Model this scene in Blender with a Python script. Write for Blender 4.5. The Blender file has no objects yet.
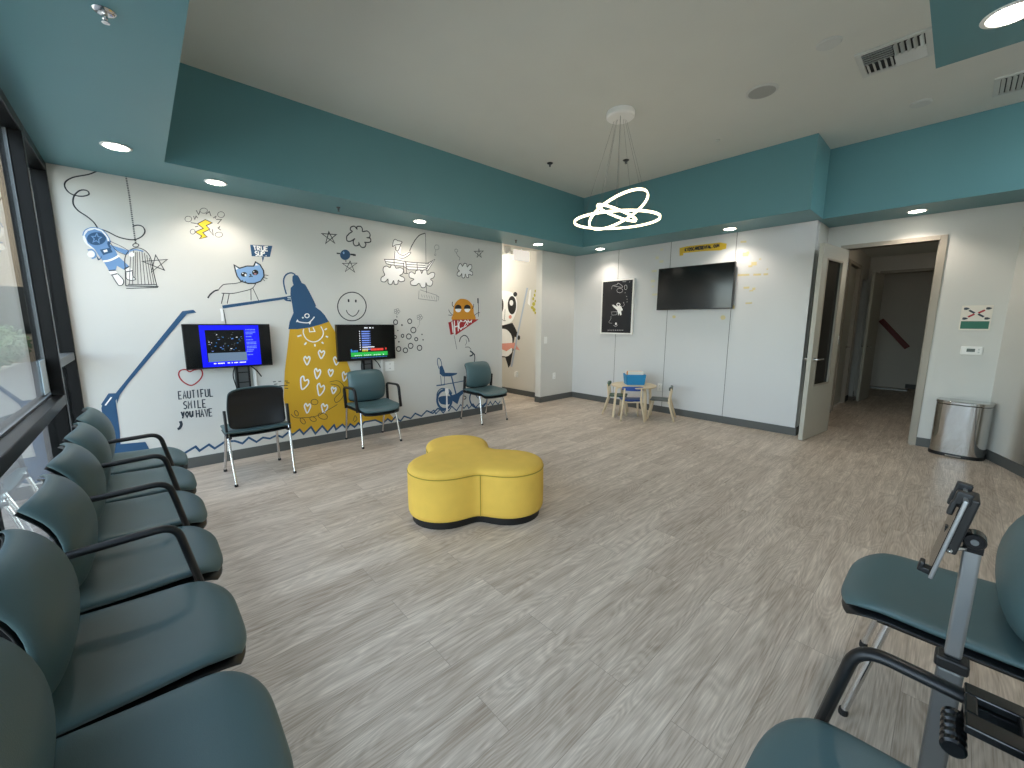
# Waiting room with a mural wall, window row of chairs and a yellow ottoman (Blender 4.5)
LAMP, SKY, SUN, CORR, HALL, EXPO = 20, 1.3, 9, 24, 1.0, 0.38
# decals: name, label, category, (axis, plane), rows of "kind closed layer,colour,width_mm,points_mm"
MURAL = [
('wall_decal','blue cartoon astronaut wall decal floating beside a drawn birdcage','wall decal',(0, 0.0),"""s01,ink,9,287,2611 227,2567 137,2524 90,2478 85,2433 112,2395 165,2388 211,2411 203,2439 164,2432 127,2384 115,2323 136,2275 181,2238 216,2198 235,2153
s01,ink,9,259,2147 294,2133 349,2102 408,2090 457,2096 504,2132 524,2175 512,2210 482,2217 453,2205
q10,white,0,142,2084 157,2124 193,2152 238,2155 270,2133 294,2082 296,2051 282,2026 209,1986 166,2004 145,2039
s03,blue,6,142,2084 157,2124 193,2152 238,2155 270,2133 294,2082 294,2055
p11,blue,0,153,2086 174,2123 215,2144 253,2131 277,2092 286,2034 404,1997 405,1977 384,1959 320,1995 332,1945 396,1863 357,1835 318,1864 305,1823 264,1823 244,1880 225,1918 198,1985 163,2026
q12,navy,0,274,2073 263,2050 244,2031 220,2020 195,2019 175,2028 164,2046 164,2068 174,2091 193,2109 217,2120 241,2122 261,2113 273,2095
l13,blue,7,225,2113 229,2087 248,2085 230,2066 230,2039 215,2054 195,2039 205,2066 193,2084 213,2087
p12,navy,0,229,1984 292,2008 303,1973 244,1943
p13,white,0,246,1981 271,1992 274,1974 252,1964
p12,navy,0,282,2057 304,2068 291,2027 300,2005 283,2010 277,2037
p12,navy,0,199,1946 215,1909 232,1922 239,1947 220,1902 208,1897
q10,white,0,196,1946 192,1933 183,1923 171,1918 160,1920 153,1929 151,1941 156,1953 165,1964 176,1968 187,1966 195,1958
s02,blue,10,157,1972 183,1979 200,1954 194,1922 173,1908
p10,white,0,260,1819 305,1827 314,1799 274,1784
q10,white,0,280,1781 317,1800 345,1749 338,1712 316,1701 303,1718
p11,white,0,357,1835 393,1867 412,1836 367,1816
q10,white,0,366,1812 410,1824 409,1778 426,1759 391,1748 365,1763
l02,ink,8,263,1819 305,1828
l02,ink,8,274,1784 314,1799
l02,ink,8,357,1837 393,1865
l02,ink,8,367,1817 411,1832
s02,ink,6,280,1781 303,1718 316,1701 338,1712 345,1749 317,1798
s02,ink,6,368,1812 365,1763 394,1749 424,1761 409,1783 410,1824
q12,white,0,436,1968 433,1958 426,1950 417,1947 408,1949 403,1955 401,1965 405,1975 412,1983 421,1986 429,1985 435,1978
s02,white,15,239,1892 275,1903 313,1927 339,1950
s02,ink,4,296,2047 330,1985 384,1959
s02,ink,4,300,2058 353,2031 404,1997"""),
('wall_decal','ink drawn birdcage wall decal hanging from a chain on the mural wall','wall decal',(0, 0.0),"""l01,ink,11,448,2603 448,2595
l01,ink,11,448,2589 449,2581
l01,ink,11,449,2576 449,2568
l01,ink,11,449,2563 449,2555
l01,ink,11,450,2549 450,2541
l01,ink,11,450,2536 450,2528
l01,ink,11,450,2522 451,2514
l01,ink,11,451,2509 451,2501
l01,ink,11,451,2495 452,2487
l01,ink,11,452,2482 452,2474
l01,ink,11,452,2468 452,2460
l01,ink,11,453,2455 453,2447
l01,ink,11,453,2441 453,2431
l01,ink,11,453,2424 453,2414
l01,ink,11,453,2407 453,2397
l01,ink,11,453,2390 453,2380
l01,ink,11,453,2373 453,2363
l01,ink,11,453,2356 453,2346
l01,ink,11,453,2339 453,2329
l01,ink,11,453,2322 453,2312
l01,ink,11,453,2305 453,2295
l01,ink,11,453,2288 453,2278
l01,ink,11,453,2271 453,2260
l01,ink,11,453,2254 453,2243
l01,ink,11,453,2236 453,2228
l01,ink,11,453,2222 453,2213
l01,ink,11,453,2207 453,2198
l01,ink,11,453,2193 453,2184
l01,ink,11,453,2178 453,2169
l01,ink,11,453,2163 453,2154
l01,ink,11,453,2149 453,2140
l01,ink,11,453,2134 453,2125
l01,ink,11,453,2119 453,2110
l01,ink,11,453,2105 454,2096
l01,ink,11,454,2090 454,2081
l01,ink,11,454,2075 454,2066
s11,ink,6,472,2050 468,2042 461,2036 451,2033 442,2033 436,2038 434,2045 437,2053 445,2059 454,2062 463,2061 470,2057
s01,ink,6,355,1701 365,1828 372,1925 396,1984 430,2016 468,2027 504,2013 532,1975 543,1918 548,1810 558,1709
l01,ink,8,355,1701 568,1708
l01,ink,6,356,1679 564,1700
l01,ink,6,369,1714 553,1724
s01,blue,11,403,1993 448,2010 497,2002
l01,ink,4,415,1990 378,1711
l01,ink,4,435,2003 399,1712
l01,ink,4,456,1995 434,1714
l01,ink,4,471,1997 457,1716
l01,ink,4,487,1999 480,1717
l01,ink,4,502,1988 504,1719
l01,ink,4,516,1973 523,1720
l01,ink,4,530,1950 540,1721
l01,ink,4,446,1990 420,1767"""),
('wall_decal','ink star decal drawn across the birdcage side','wall decal',(0, 0.0),"""l12,ink,8,482,1916 651,1950 531,1829 575,1980 622,1854"""),
('wall_decal','yellow lightning bolt decal ringed by scribbled rays','wall decal',(0, 0.0),"""p10,bolt,0,960,2342 1010,2320 961,2288 986,2259 929,2220 960,2186 900,2161 919,2190 873,2218 938,2260 896,2293
l11,ink,6,960,2342 1010,2320 961,2288 986,2259 929,2220 960,2186 900,2161 919,2190 873,2218 938,2260 896,2293
s11,ink,4,858,2330 849,2311 831,2301 814,2305 809,2321 817,2340 836,2350 853,2345
s11,ink,4,982,2424 972,2406 952,2396 933,2399 926,2414 936,2431 956,2442 975,2439
s11,ink,4,1113,2412 1103,2391 1083,2380 1065,2385 1058,2402 1068,2423 1088,2434 1106,2429
s11,ink,4,1082,2224 1072,2206 1050,2196 1030,2200 1023,2216 1033,2233 1054,2243 1075,2239
s11,ink,4,873,2220 867,2204 853,2196 841,2200 837,2215 844,2231 857,2240 869,2235
l01,ink,6,848,2296 891,2295
l01,ink,6,875,2358 880,2329 893,2361 903,2345
l01,ink,6,898,2413 913,2377 926,2410
l01,ink,6,968,2391 996,2418 1006,2380
l01,ink,6,1021,2365 1046,2387 1036,2363
l01,ink,6,1043,2356 1085,2363 1051,2317
l01,ink,6,1048,2277 1068,2300 1055,2274 1073,2263
l01,ink,6,981,2249 1008,2209 1005,2262
l01,ink,6,877,2264 899,2272"""),
('wall_decal','blue cartoon cat decal walking along the drawn lamp arm','wall decal',(0, 0.0),"""p10,sky,0,1152,1948 1194,1922 1257,1949 1316,1954 1335,1997 1373,1974 1399,1918 1399,1860 1365,1809 1311,1784 1252,1780 1196,1797 1167,1842 1157,1893
l11,ink,11,1152,1948 1194,1922 1257,1949 1316,1954 1335,1997 1373,1974 1399,1918 1399,1860 1365,1809 1311,1784 1252,1780 1196,1797 1167,1842 1157,1893
p11,white,0,1159,1939 1181,1918 1164,1903
p11,white,0,1337,1985 1360,1965 1329,1960
q11,black,0,1252,1868 1248,1856 1238,1847 1224,1843 1211,1845 1202,1852 1200,1864 1204,1875 1214,1884 1228,1888 1241,1886 1250,1879
q11,black,0,1352,1895 1347,1881 1336,1870 1322,1866 1309,1868 1299,1877 1297,1890 1302,1904 1312,1915 1326,1920 1340,1917 1349,1908
q12,white,0,1247,1861 1244,1852 1237,1848 1231,1851 1229,1859 1232,1868 1239,1872 1245,1869
q12,white,0,1223,1875 1220,1870 1216,1868 1212,1869 1211,1874 1213,1879 1217,1881 1221,1879
q12,pinkish,0,1335,1879 1331,1873 1322,1869 1314,1871 1311,1877 1315,1884 1324,1887 1332,1885
q12,white,0,1317,1900 1315,1895 1311,1893 1308,1895 1307,1899 1309,1903 1312,1905 1316,1904
s01,ink,9,1272,1869 1284,1868 1281,1853 1266,1845
l01,ink,8,1281,1853 1298,1850
l01,ink,6,1400,1875 1439,1871
l01,ink,6,1394,1850 1428,1838
l01,ink,6,1388,1830 1404,1814
l01,ink,6,1213,1808 1187,1792
l01,ink,6,1237,1802 1219,1785
s01,ink,6,1204,1793 1145,1773 1057,1758 1027,1735 1006,1706
s01,ink,12,1005,1702 974,1691 937,1657 915,1622
s01,ink,6,1026,1673 1113,1675 1196,1698 1282,1731 1320,1782
l01,ink,6,1043,1671 1016,1572
l01,ink,6,1087,1669 1063,1574
l01,ink,6,1273,1726 1266,1615
l01,ink,6,1291,1737 1332,1617"""),
('wall_decal','navy speech sign decal reading TRUE SUP above the cat','wall decal',(0, 0.0),"""p10,navy,0,1302,2159 1498,2172 1467,2059 1307,2050
p10,navy,0,1395,2053 1416,2052 1397,1997
l01,white,10,1326,2151 1350,2152
l01,white,10,1338,2151 1342,2110
l01,white,10,1364,2111 1361,2153 1383,2150 1383,2138 1362,2132 1387,2113
l01,white,10,1396,2155 1396,2117 1408,2114 1420,2119 1420,2157
l01,white,10,1456,2160 1431,2158 1430,2115 1453,2117
l01,white,10,1430,2137 1450,2138
l01,white,10,1360,2098 1349,2101 1339,2092 1343,2082 1356,2078 1360,2068 1350,2059 1340,2062
l01,white,10,1369,2103 1368,2064 1378,2060 1388,2065 1391,2104
l01,white,10,1397,2062 1400,2105 1419,2104 1420,2091 1398,2083
l01,white,10,1431,2064 1436,2069"""),
('wall_decal','navy desk lamp decal with long jointed arm and smiling shade','wall decal',(0, 0.0),"""p13,navy,0,1685,1899 1719,1893 1752,1817 1785,1803 1820,1732 1855,1650 1881,1581 1873,1565 1929,1523 1968,1475 2006,1404 1919,1374 1794,1339 1674,1322 1585,1323 1603,1403 1647,1497 1640,1589 1631,1692 1638,1758 1668,1791 1660,1831 1665,1882
s01,navy,14,1695,1899 1654,1916 1605,1892 1578,1840 1578,1770 1593,1690
p13,navy,0,1436,1635 1575,1664 1637,1680 1632,1615 1581,1620 1563,1638 1435,1617
l04,white,6,1600,1658 1635,1661
l04,white,6,1599,1639 1634,1643
s14,white,11,1802,1468 1797,1455 1786,1447 1772,1447 1762,1455 1758,1467 1763,1480 1775,1487 1789,1488 1799,1480
q14,white,0,1745,1446 1742,1439 1736,1436 1730,1439 1727,1446 1730,1452 1737,1455 1743,1452
s04,white,12,1671,1398 1681,1419 1689,1403 1738,1393 1792,1393 1830,1425 1857,1458
s04,white,10,1797,1393 1802,1380 1813,1398
p13,navy,0,1022,1556 1578,1664 1595,1643 1023,1526
l01,white,20,1009,1526 1013,1479 1012,1404
l04,ink,6,1028,1517 1036,1380
p13,navy,0,713,1495 795,1509 816,1484 744,1470 228,787 199,694 200,788
p13,navy,0,154,788 200,785 295,915 316,907 191,721 191,612 189,441 181,331 162,122 99,138 121,380 117,478 100,590 98,668 106,691 99,698
l04,white,10,124,688 169,754
p13,navy,0,112,283 128,336 343,321 357,275 373,201 227,106 99,138"""),
('wall_decal','golden lamp beam decal filled with white hearts and a sun','wall decal',(0, 0.0),"""p10,gold,0,1604,1351 2006,1416 2103,1220 2230,796 2766,137 2711,119 2662,163 2592,114 2496,174 2355,172 2315,129 2281,172 2231,128 2182,176 2136,123 2087,186 2010,136 1991,196 1913,122 1860,207 1784,130 1734,223 1657,149 1611,203 1534,174 1485,570 1516,866
s01,white,11,1738,1324 1730,1282 1755,1217 1814,1181 1876,1190 1926,1235 1940,1290 1918,1350
l01,white,10,1793,1335 1796,1292 1852,1296 1834,1340
l01,white,16,1668,1243 1710,1256
l01,white,16,1733,1150 1755,1176
l01,white,16,1841,1155 1841,1128
l01,white,16,1915,1175 1935,1158
l01,white,16,1965,1240 1989,1228
l01,white,16,1957,1312 1982,1328
s11,white,15,1749,997 1733,1021 1718,999 1725,966 1744,928 1768,963 1780,1000 1769,1019
s11,white,15,1906,1057 1891,1082 1874,1063 1879,1030 1897,991 1924,1022 1939,1055 1928,1075
s11,white,15,2068,974 2053,1000 2035,980 2041,947 2059,906 2087,938 2101,972 2091,993
s11,white,15,1850,845 1837,879 1819,858 1821,817 1835,764 1864,797 1882,837 1873,864
s11,white,15,1993,837 1981,860 1967,843 1971,814 1986,778 2009,805 2021,835 2012,853
s11,white,15,1708,751 1699,802 1672,786 1667,732 1674,658 1717,683 1747,723 1741,762
s11,white,15,1874,662 1861,706 1838,685 1838,634 1850,567 1889,600 1912,644 1904,679
s11,white,15,2015,626 2004,650 1989,636 1992,608 2003,572 2027,594 2041,620 2034,638
s11,white,15,2151,783 2142,817 2125,800 2125,761 2135,709 2162,735 2179,770 2173,797
s11,white,15,1718,462 1704,494 1687,472 1692,433 1708,384 1735,419 1750,458 1740,483
s11,white,15,1900,433 1887,466 1868,448 1871,409 1885,359 1915,388 1933,423 1924,449"""),
('wall_decal','ink leaf sprig and loose scribbles across the golden beam','wall decal',(0, 0.0),"""s02,ink,6,1545,394 1586,349 1675,335 1747,330 1831,339 1909,374 1988,409 2045,437
s12,ink,6,1677,264 1660,266 1641,287 1632,315 1638,333 1655,331 1674,310 1683,282
s12,ink,6,1798,283 1781,274 1755,282 1736,303 1734,324 1750,333 1776,325 1796,304
s12,ink,6,1923,296 1900,281 1862,290 1830,317 1824,346 1846,361 1884,353 1917,326
s12,ink,6,1831,494 1819,473 1792,467 1767,480 1758,503 1770,524 1796,530 1821,518
s12,ink,6,1608,365 1593,371 1582,392 1581,417 1591,429 1605,423 1616,402 1617,378
s02,ink,6,1973,712 2073,714 2136,626 2106,511 2035,461 2016,511 2088,584 2070,656 1983,688
s02,ink,6,2217,207 2244,270 2266,223 2228,193
l02,ink,8,1509,768 1538,763
l02,ink,8,1522,747 1555,742
l02,ink,8,1397,768 1425,770
l02,ink,8,1405,741 1437,743
l02,ink,8,1448,768 1476,769
l02,ink,8,1385,718 1422,721
l02,ink,8,1449,720 1534,717
l02,ink,8,1504,688 1537,683"""),
('wall_decal','navy zigzag line decal running above the baseboard','wall decal',(0, 0.0),"""l02,navy,20,595,151 694,203 720,155 798,202 840,153 932,207 1010,196 1074,157 1133,208 1198,148 1259,184 1322,161 1391,185 1442,152 1507,199 1547,161 1618,209 1655,148 1738,217 1780,130 1860,207 1913,122 1991,196 2010,136 2087,186 2136,123 2182,176 2231,128 2281,172 2315,129 2355,172 2496,174 2592,114 2662,163 2711,119 2771,174 2828,112 2844,109 2894,162 2990,116 3059,176 3152,122 3237,187 3334,135 3416,193 3518,146
l02,navy,16,3290,150 3352,178 3381,123 3454,173 3506,115 3546,156 3599,131 3653,191 3734,115 3809,197 3869,130 3926,178 3958,118 4036,178 4088,114 4159,168 4221,124 4284,159 4339,122 4376,169 4423,104 4479,163 4537,103 4585,149"""),
('wall_decal','red outlined heart decal above the word EAUTIFUL','wall decal',(0, 0.0),"""s11,red,11,716,931 688,954 647,946 633,903 658,842 715,800 775,838 808,894 800,948 748,945"""),
('wall_lettering','dark wall lettering reading EAUTIFUL SMILE you HAVE','lettering',(0, 0.0),"""l01,slate,9,636,752 615,752 613,681 634,681
l01,slate,9,614,717 631,716
l01,slate,9,646,680 658,752 667,680
l01,slate,9,651,706 663,705
l01,slate,9,680,752 679,687 690,680 700,687 702,752
l01,slate,9,714,752 735,753
l01,slate,9,724,753 723,679
l01,slate,9,757,679 758,753
l01,slate,9,803,753 781,753 780,678
l01,slate,9,780,716 798,715
l01,slate,9,815,753 814,685 825,678 837,685 838,753
l01,slate,9,850,753 849,677 872,677
l01,slate,9,666,646 655,653 643,639 646,622 660,614 663,596 651,582 640,590
l01,slate,9,675,581 678,653 688,610 701,653 699,581
l01,slate,9,723,580 725,653
l01,slate,9,750,653 747,579 771,578
l01,slate,9,810,652 786,652 784,577 808,576
l01,slate,9,785,615 804,614
l01,slate,12,619,558 626,517
l01,slate,12,638,557 623,493
l01,slate,12,661,556 648,532 657,500 670,532 661,556
l01,slate,12,681,555 680,507 689,499 699,522
l01,slate,12,703,555 699,498
l01,slate,9,727,486 729,559
l01,slate,9,750,485 752,559
l01,slate,9,728,522 751,522
l01,slate,9,760,485 774,558 783,484
l01,slate,9,765,511 779,510
l01,slate,9,795,558 805,484 819,557
l01,slate,9,853,556 829,557 827,483 850,483
l01,slate,9,828,520 847,520
s01,slate,22,603,471 608,437 592,404 576,399"""),
('wall_decal','small dark ink star decal left of the curly cloud','wall decal',(0, 0.0),"""l11,ink,12,1993,2364 2148,2376 2027,2264 2069,2394 2125,2280"""),
('wall_decal','curly ink cloud decal above the navy ball','wall decal',(0, 0.0),"""s11,ink,12,2299,2411 2332,2437 2310,2451 2321,2483 2362,2498 2388,2471 2390,2498 2436,2507 2453,2481 2454,2453 2509,2467 2541,2441 2536,2400 2505,2391 2543,2388 2546,2352 2512,2337 2474,2334 2487,2318 2471,2280 2437,2272 2411,2295 2403,2320 2397,2293 2359,2280 2338,2303 2340,2338 2355,2358 2308,2325 2267,2324 2264,2367 2285,2396"""),
('wall_decal','navy ball decal with a spike on each side','wall decal',(0, 0.0),"""q10,navy,0,2294,2171 2289,2149 2275,2129 2255,2114 2233,2107 2211,2109 2193,2120 2181,2137 2178,2159 2184,2181 2198,2201 2217,2216 2239,2223 2261,2221 2279,2210 2291,2193
q11,sky,0,2230,2186 2226,2176 2219,2171 2211,2174 2209,2184 2212,2194 2220,2199 2227,2195
l01,ink,14,2140,2172 2179,2172
l01,ink,19,2295,2176 2345,2177
l01,ink,22,2322,2176 2358,2174
l01,ink,9,2240,2106 2239,2087"""),
('wall_decal','thin ink star decal hanging under the navy ball','wall decal',(0, 0.0),"""l11,ink,9,2199,2066 2367,2086 2225,1977 2288,2101 2334,1981"""),
('wall_decal','round ink smiley face decal above the second screen','wall decal',(0, 0.0),"""s11,ink,11,2452,1587 2440,1534 2413,1487 2373,1449 2323,1424 2271,1416 2219,1424 2175,1447 2141,1483 2121,1527 2116,1577 2127,1628 2152,1674 2190,1711 2237,1736 2289,1747 2341,1742 2387,1720 2423,1685 2446,1639
l01,ink,19,2245,1665 2245,1632
l01,ink,19,2331,1663 2329,1632
s01,ink,9,2211,1539 2232,1496 2282,1468 2329,1492 2364,1544"""),
('wall_decal','ink drawn fisherman decal sitting in a plank boat on two clouds','wall decal',(0, 0.0),"""p10,white,0,2845,2184 2856,2279 2888,2302 2873,2338 2823,2328 2836,2389 2869,2421 2946,2406 2930,2364 2943,2334 2930,2288 2939,2245 3042,2291 3075,2285 3044,2247 2966,2190 2979,2163 2852,2176
p10,white,0,2711,2164 2852,2176 2994,2165 3142,2166 3312,2175 3428,2238 3316,2079 3184,2078 3034,2068 2962,2106 2848,2102 2732,2114
s01,ink,11,3057,2303 3090,2371 3152,2463 3215,2523 3293,2554
l02,ink,6,3296,2551 3293,2330 3286,1786
s01,ink,8,2824,2332 2841,2402 2869,2421 2897,2409 2932,2408 2957,2399 2930,2370 2873,2356 2823,2328
s01,ink,8,2866,2337 2864,2293 2899,2291 2937,2365
l01,ink,8,2856,2279 2845,2184
s01,ink,8,2877,2282 2925,2243 2982,2243 3042,2282 3075,2289 3041,2249 2966,2203 2909,2203
l11,ink,9,2711,2164 2852,2176 2994,2165 3142,2166 3312,2175 3428,2238 3316,2079 3184,2078 3034,2068 2962,2106 2848,2102 2732,2114
l01,ink,8,2723,2138 2978,2138
l01,ink,8,3006,2104 3294,2117
l01,ink,8,2994,2165 3004,2065
l01,ink,8,3007,2133 3279,2145
l01,ink,8,3327,2181 3301,2091
l01,ink,8,3392,2214 3294,2104
l01,ink,8,2837,2171 2837,2108
l01,ink,8,3157,2164 3161,2079
l01,ink,8,2964,2152 2966,2023
l01,ink,8,3001,2168 3005,2020
l01,ink,8,2966,2017 3025,2021
q12,white,0,2687,2025 2696,2069 2737,2086 2778,2071 2800,2104 2841,2102 2861,2072 2918,2083 2961,2061 2944,2008 2907,1986 2964,1965 2967,1926 2911,1909 2883,1927 2874,1881 2831,1872 2819,1916 2789,1869 2748,1879 2744,1929 2708,1895 2658,1898 2660,1942 2705,1977
s13,ink,9,2687,2025 2696,2069 2737,2086 2778,2071 2800,2104 2841,2102 2861,2072 2918,2083 2961,2061 2944,2008 2907,1986 2964,1965 2967,1926 2911,1909 2883,1927 2874,1881 2831,1872 2819,1916 2789,1869 2748,1879 2744,1929 2708,1895 2658,1898 2660,1942 2705,1977
q12,white,0,3039,2023 3077,2045 3121,2023 3138,2064 3200,2079 3221,2037 3246,2080 3293,2084 3310,2031 3372,2063 3420,2054 3402,1998 3353,1973 3387,1942 3358,1885 3302,1889 3280,1921 3270,1866 3215,1856 3178,1907 3131,1878 3064,1880 3055,1919 3104,1955 3045,1971
s13,ink,9,3039,2023 3077,2045 3121,2023 3138,2064 3200,2079 3221,2037 3246,2080 3293,2084 3310,2031 3372,2063 3420,2054 3402,1998 3353,1973 3387,1942 3358,1885 3302,1889 3280,1921 3270,1866 3215,1856 3178,1907 3131,1878 3064,1880 3055,1919 3104,1955 3045,1971
l01,grey,6,3191,1825 3444,1766 3442,1689 3164,1708 3175,1814
l01,grey,6,3444,1759 3477,1746 3467,1697
l01,grey,5,3207,1768 3222,1728
l01,grey,5,3245,1764 3259,1724
l01,grey,5,3282,1761 3297,1720
l01,grey,5,3320,1757 3335,1717
l01,grey,5,3359,1753 3374,1713
l01,grey,5,3398,1750 3413,1709"""),
('wall_decal','faint grey flower doodle decal above the boat bow','wall decal',(0, 0.0),"""s11,grey,5,3498,2401 3487,2377 3461,2365 3436,2371 3426,2393 3437,2417 3463,2429 3488,2423
l01,grey,5,3445,2361 3431,2319
s11,grey,5,3448,2301 3441,2291 3428,2289 3422,2298 3429,2308 3442,2310"""),
('wall_decal','small white cloud decal right of the fisherman','wall decal',(0, 0.0),"""q12,white,0,3827,2217 3860,2215 3880,2190 3908,2231 3949,2229 3962,2187 3997,2223 4039,2221 4038,2172 4003,2142 4052,2124 4051,2080 4002,2087 3981,2080 3980,2041 3946,2044 3926,2086 3911,2036 3870,2033 3865,2087 3837,2052 3788,2054 3791,2097 3825,2121 3795,2150
s13,ink,9,3827,2217 3860,2215 3880,2190 3908,2231 3949,2229 3962,2187 3997,2223 4039,2221 4038,2172 4003,2142 4052,2124 4051,2080 4002,2087 3981,2080 3980,2041 3946,2044 3926,2086 3911,2036 3870,2033 3865,2087 3837,2052 3788,2054 3791,2097 3825,2121 3795,2150
s01,grey,7,3828,2271 3835,2303 3796,2331 3777,2366
s11,grey,6,3804,2395 3796,2379 3777,2371 3759,2375 3751,2389 3759,2405 3778,2413 3796,2409"""),
('wall_decal','small faint star decal near the hallway opening','wall decal',(0, 0.0),"""l11,ink,11,4091,2418 4256,2443 4140,2341 4177,2461 4219,2350"""),
('wall_decal','cluster of dark rings and two pale flowers right of the second screen','wall decal',(0, 0.0),"""s11,ink,12,2853,1402 2847,1384 2832,1373 2815,1373 2802,1384 2798,1401 2804,1419 2818,1430 2835,1430 2848,1419
s11,ink,12,3053,1414 3047,1397 3032,1386 3014,1386 3000,1397 2995,1414 3001,1431 3016,1442 3034,1442 3048,1431
s11,ink,12,3110,1298 3102,1277 3083,1264 3060,1265 3042,1278 3036,1299 3043,1320 3063,1333 3086,1333 3104,1320
s11,ink,12,3038,1216 3030,1196 3013,1184 2992,1185 2975,1197 2969,1217 2977,1236 2994,1248 3015,1248 3032,1235
s11,ink,12,2933,1226 2929,1214 2920,1207 2909,1207 2900,1215 2897,1227 2901,1238 2911,1245 2922,1245 2930,1238
s11,ink,12,3134,1177 3130,1165 3118,1157 3104,1158 3092,1166 3088,1179 3093,1191 3105,1199 3119,1198 3130,1190
s11,ink,12,3060,1091 3052,1072 3035,1060 3013,1061 2997,1074 2991,1094 2998,1113 3016,1125 3037,1124 3054,1111
s11,ink,12,3191,1060 3183,1040 3166,1028 3145,1029 3128,1042 3122,1062 3129,1082 3147,1094 3168,1093 3185,1080
s11,ink,12,2883,1058 2876,1040 2860,1029 2842,1030 2827,1042 2822,1060 2828,1078 2844,1088 2863,1088 2878,1076
s11,ink,12,2979,1036 2973,1018 2956,1007 2937,1008 2922,1020 2917,1038 2923,1056 2939,1067 2959,1066 2974,1054
s11,ink,12,2828,1214 2824,1202 2815,1194 2804,1195 2796,1202 2793,1215 2797,1227 2806,1234 2817,1234 2825,1226
p10,ink,0,2924,1364 2917,1352 2906,1352 2900,1365 2907,1377 2918,1377
p10,ink,0,2861,1295 2856,1287 2847,1287 2843,1295 2848,1303 2857,1303
p10,ink,0,2873,1151 2866,1141 2855,1141 2850,1152 2856,1162 2867,1161
p10,ink,0,3211,1239 3205,1231 3194,1231 3189,1239 3194,1248 3205,1248
p10,ink,0,3225,1167 3219,1157 3208,1158 3203,1167 3209,1177 3220,1176
p10,ink,0,2855,1468 2851,1461 2842,1461 2838,1468 2843,1475 2851,1475
s11,grey,5,2891,1538 2882,1526 2866,1526 2858,1537 2867,1549 2883,1550
s11,grey,5,2873,1516 2864,1504 2848,1503 2840,1515 2849,1527 2865,1528
s11,grey,5,2845,1524 2836,1512 2820,1511 2813,1523 2821,1535 2837,1535
s11,grey,5,2846,1551 2838,1538 2821,1538 2814,1550 2822,1562 2839,1562
s11,grey,5,2875,1559 2866,1547 2850,1547 2842,1559 2851,1571 2867,1571
l01,grey,3,2848,1503 2841,1474
s11,grey,5,3218,1467 3209,1454 3191,1454 3183,1466 3192,1479 3210,1479
s11,grey,5,3199,1444 3189,1431 3171,1431 3163,1443 3172,1456 3190,1456
s11,grey,5,3168,1452 3159,1440 3141,1439 3133,1452 3142,1464 3160,1464
s11,grey,5,3169,1480 3160,1468 3142,1467 3134,1480 3143,1492 3161,1493
s11,grey,5,3200,1489 3191,1477 3173,1477 3165,1489 3174,1501 3192,1502
l01,grey,3,3172,1430 3164,1400
s01,grey,3,3172,1430 3163,1370 3127,1322"""),
('wall_decal','orange round cartoon creature decal with half closed eyes holding a toothbrush','wall decal',(0, 0.0),"""q10,orange,0,3701,1433 3710,1527 3719,1614 3753,1680 3814,1726 3876,1737 3952,1726 4014,1689 4063,1629 4072,1544 4082,1436
q11,black,0,3852,1609 3843,1586 3822,1570 3794,1563 3766,1568 3745,1584 3738,1606 3746,1628 3767,1644 3795,1651 3824,1646 3844,1631
q11,black,0,4013,1613 4005,1590 3983,1573 3953,1567 3924,1572 3903,1588 3896,1610 3904,1632 3925,1649 3955,1656 3984,1651 4005,1635
q12,white,0,3745,1587 3794,1594 3846,1590 3829,1556 3793,1545 3757,1555
q12,white,0,3903,1591 3954,1598 4006,1594 3987,1560 3953,1548 3917,1558
s01,ink,11,3700,1689 3693,1646 3719,1614
s01,ink,11,4071,1669 4063,1623 4041,1600
s01,ink,8,3633,1579 3651,1542 3703,1499
l01,ink,8,3624,1503 3683,1499
s01,ink,8,4083,1505 4142,1540 4186,1546
l01,ink,11,4156,1488 4160,1603 4151,1751
l01,ink,24,4151,1757 4152,1683"""),
('wall_decal','red triangular pennant decal with white letters under the orange creature','wall decal',(0, 0.0),"""p11,red,0,3688,1439 4162,1448 3743,1220
p10,red,0,3622,1400 3688,1417 3710,1241 3657,1225
l02,white,16,3732,1245 3723,1426
l02,white,16,3789,1275 3785,1427
l02,white,16,3727,1336 3787,1352
l02,white,16,3865,1412 3833,1428 3803,1385 3804,1327 3834,1300 3864,1332
l02,white,16,3882,1408 3914,1430 3945,1412 3880,1324 3939,1356
l02,white,16,3956,1365 3965,1431 3990,1401 4030,1432 4016,1397
l02,white,13,3681,1406 3697,1257
l01,ink,6,3717,1218 3759,1016"""),
('wall_decal','thin ink curl decal below the pennant','wall decal',(0, 0.0),"""s01,ink,14,3806,1121 3828,1179 3880,1212 3932,1203 3969,1159 3979,1116
s01,ink,8,3908,1041 3972,1040 4015,1002
s01,ink,6,3909,1066 3936,1117 3921,1152"""),
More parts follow.
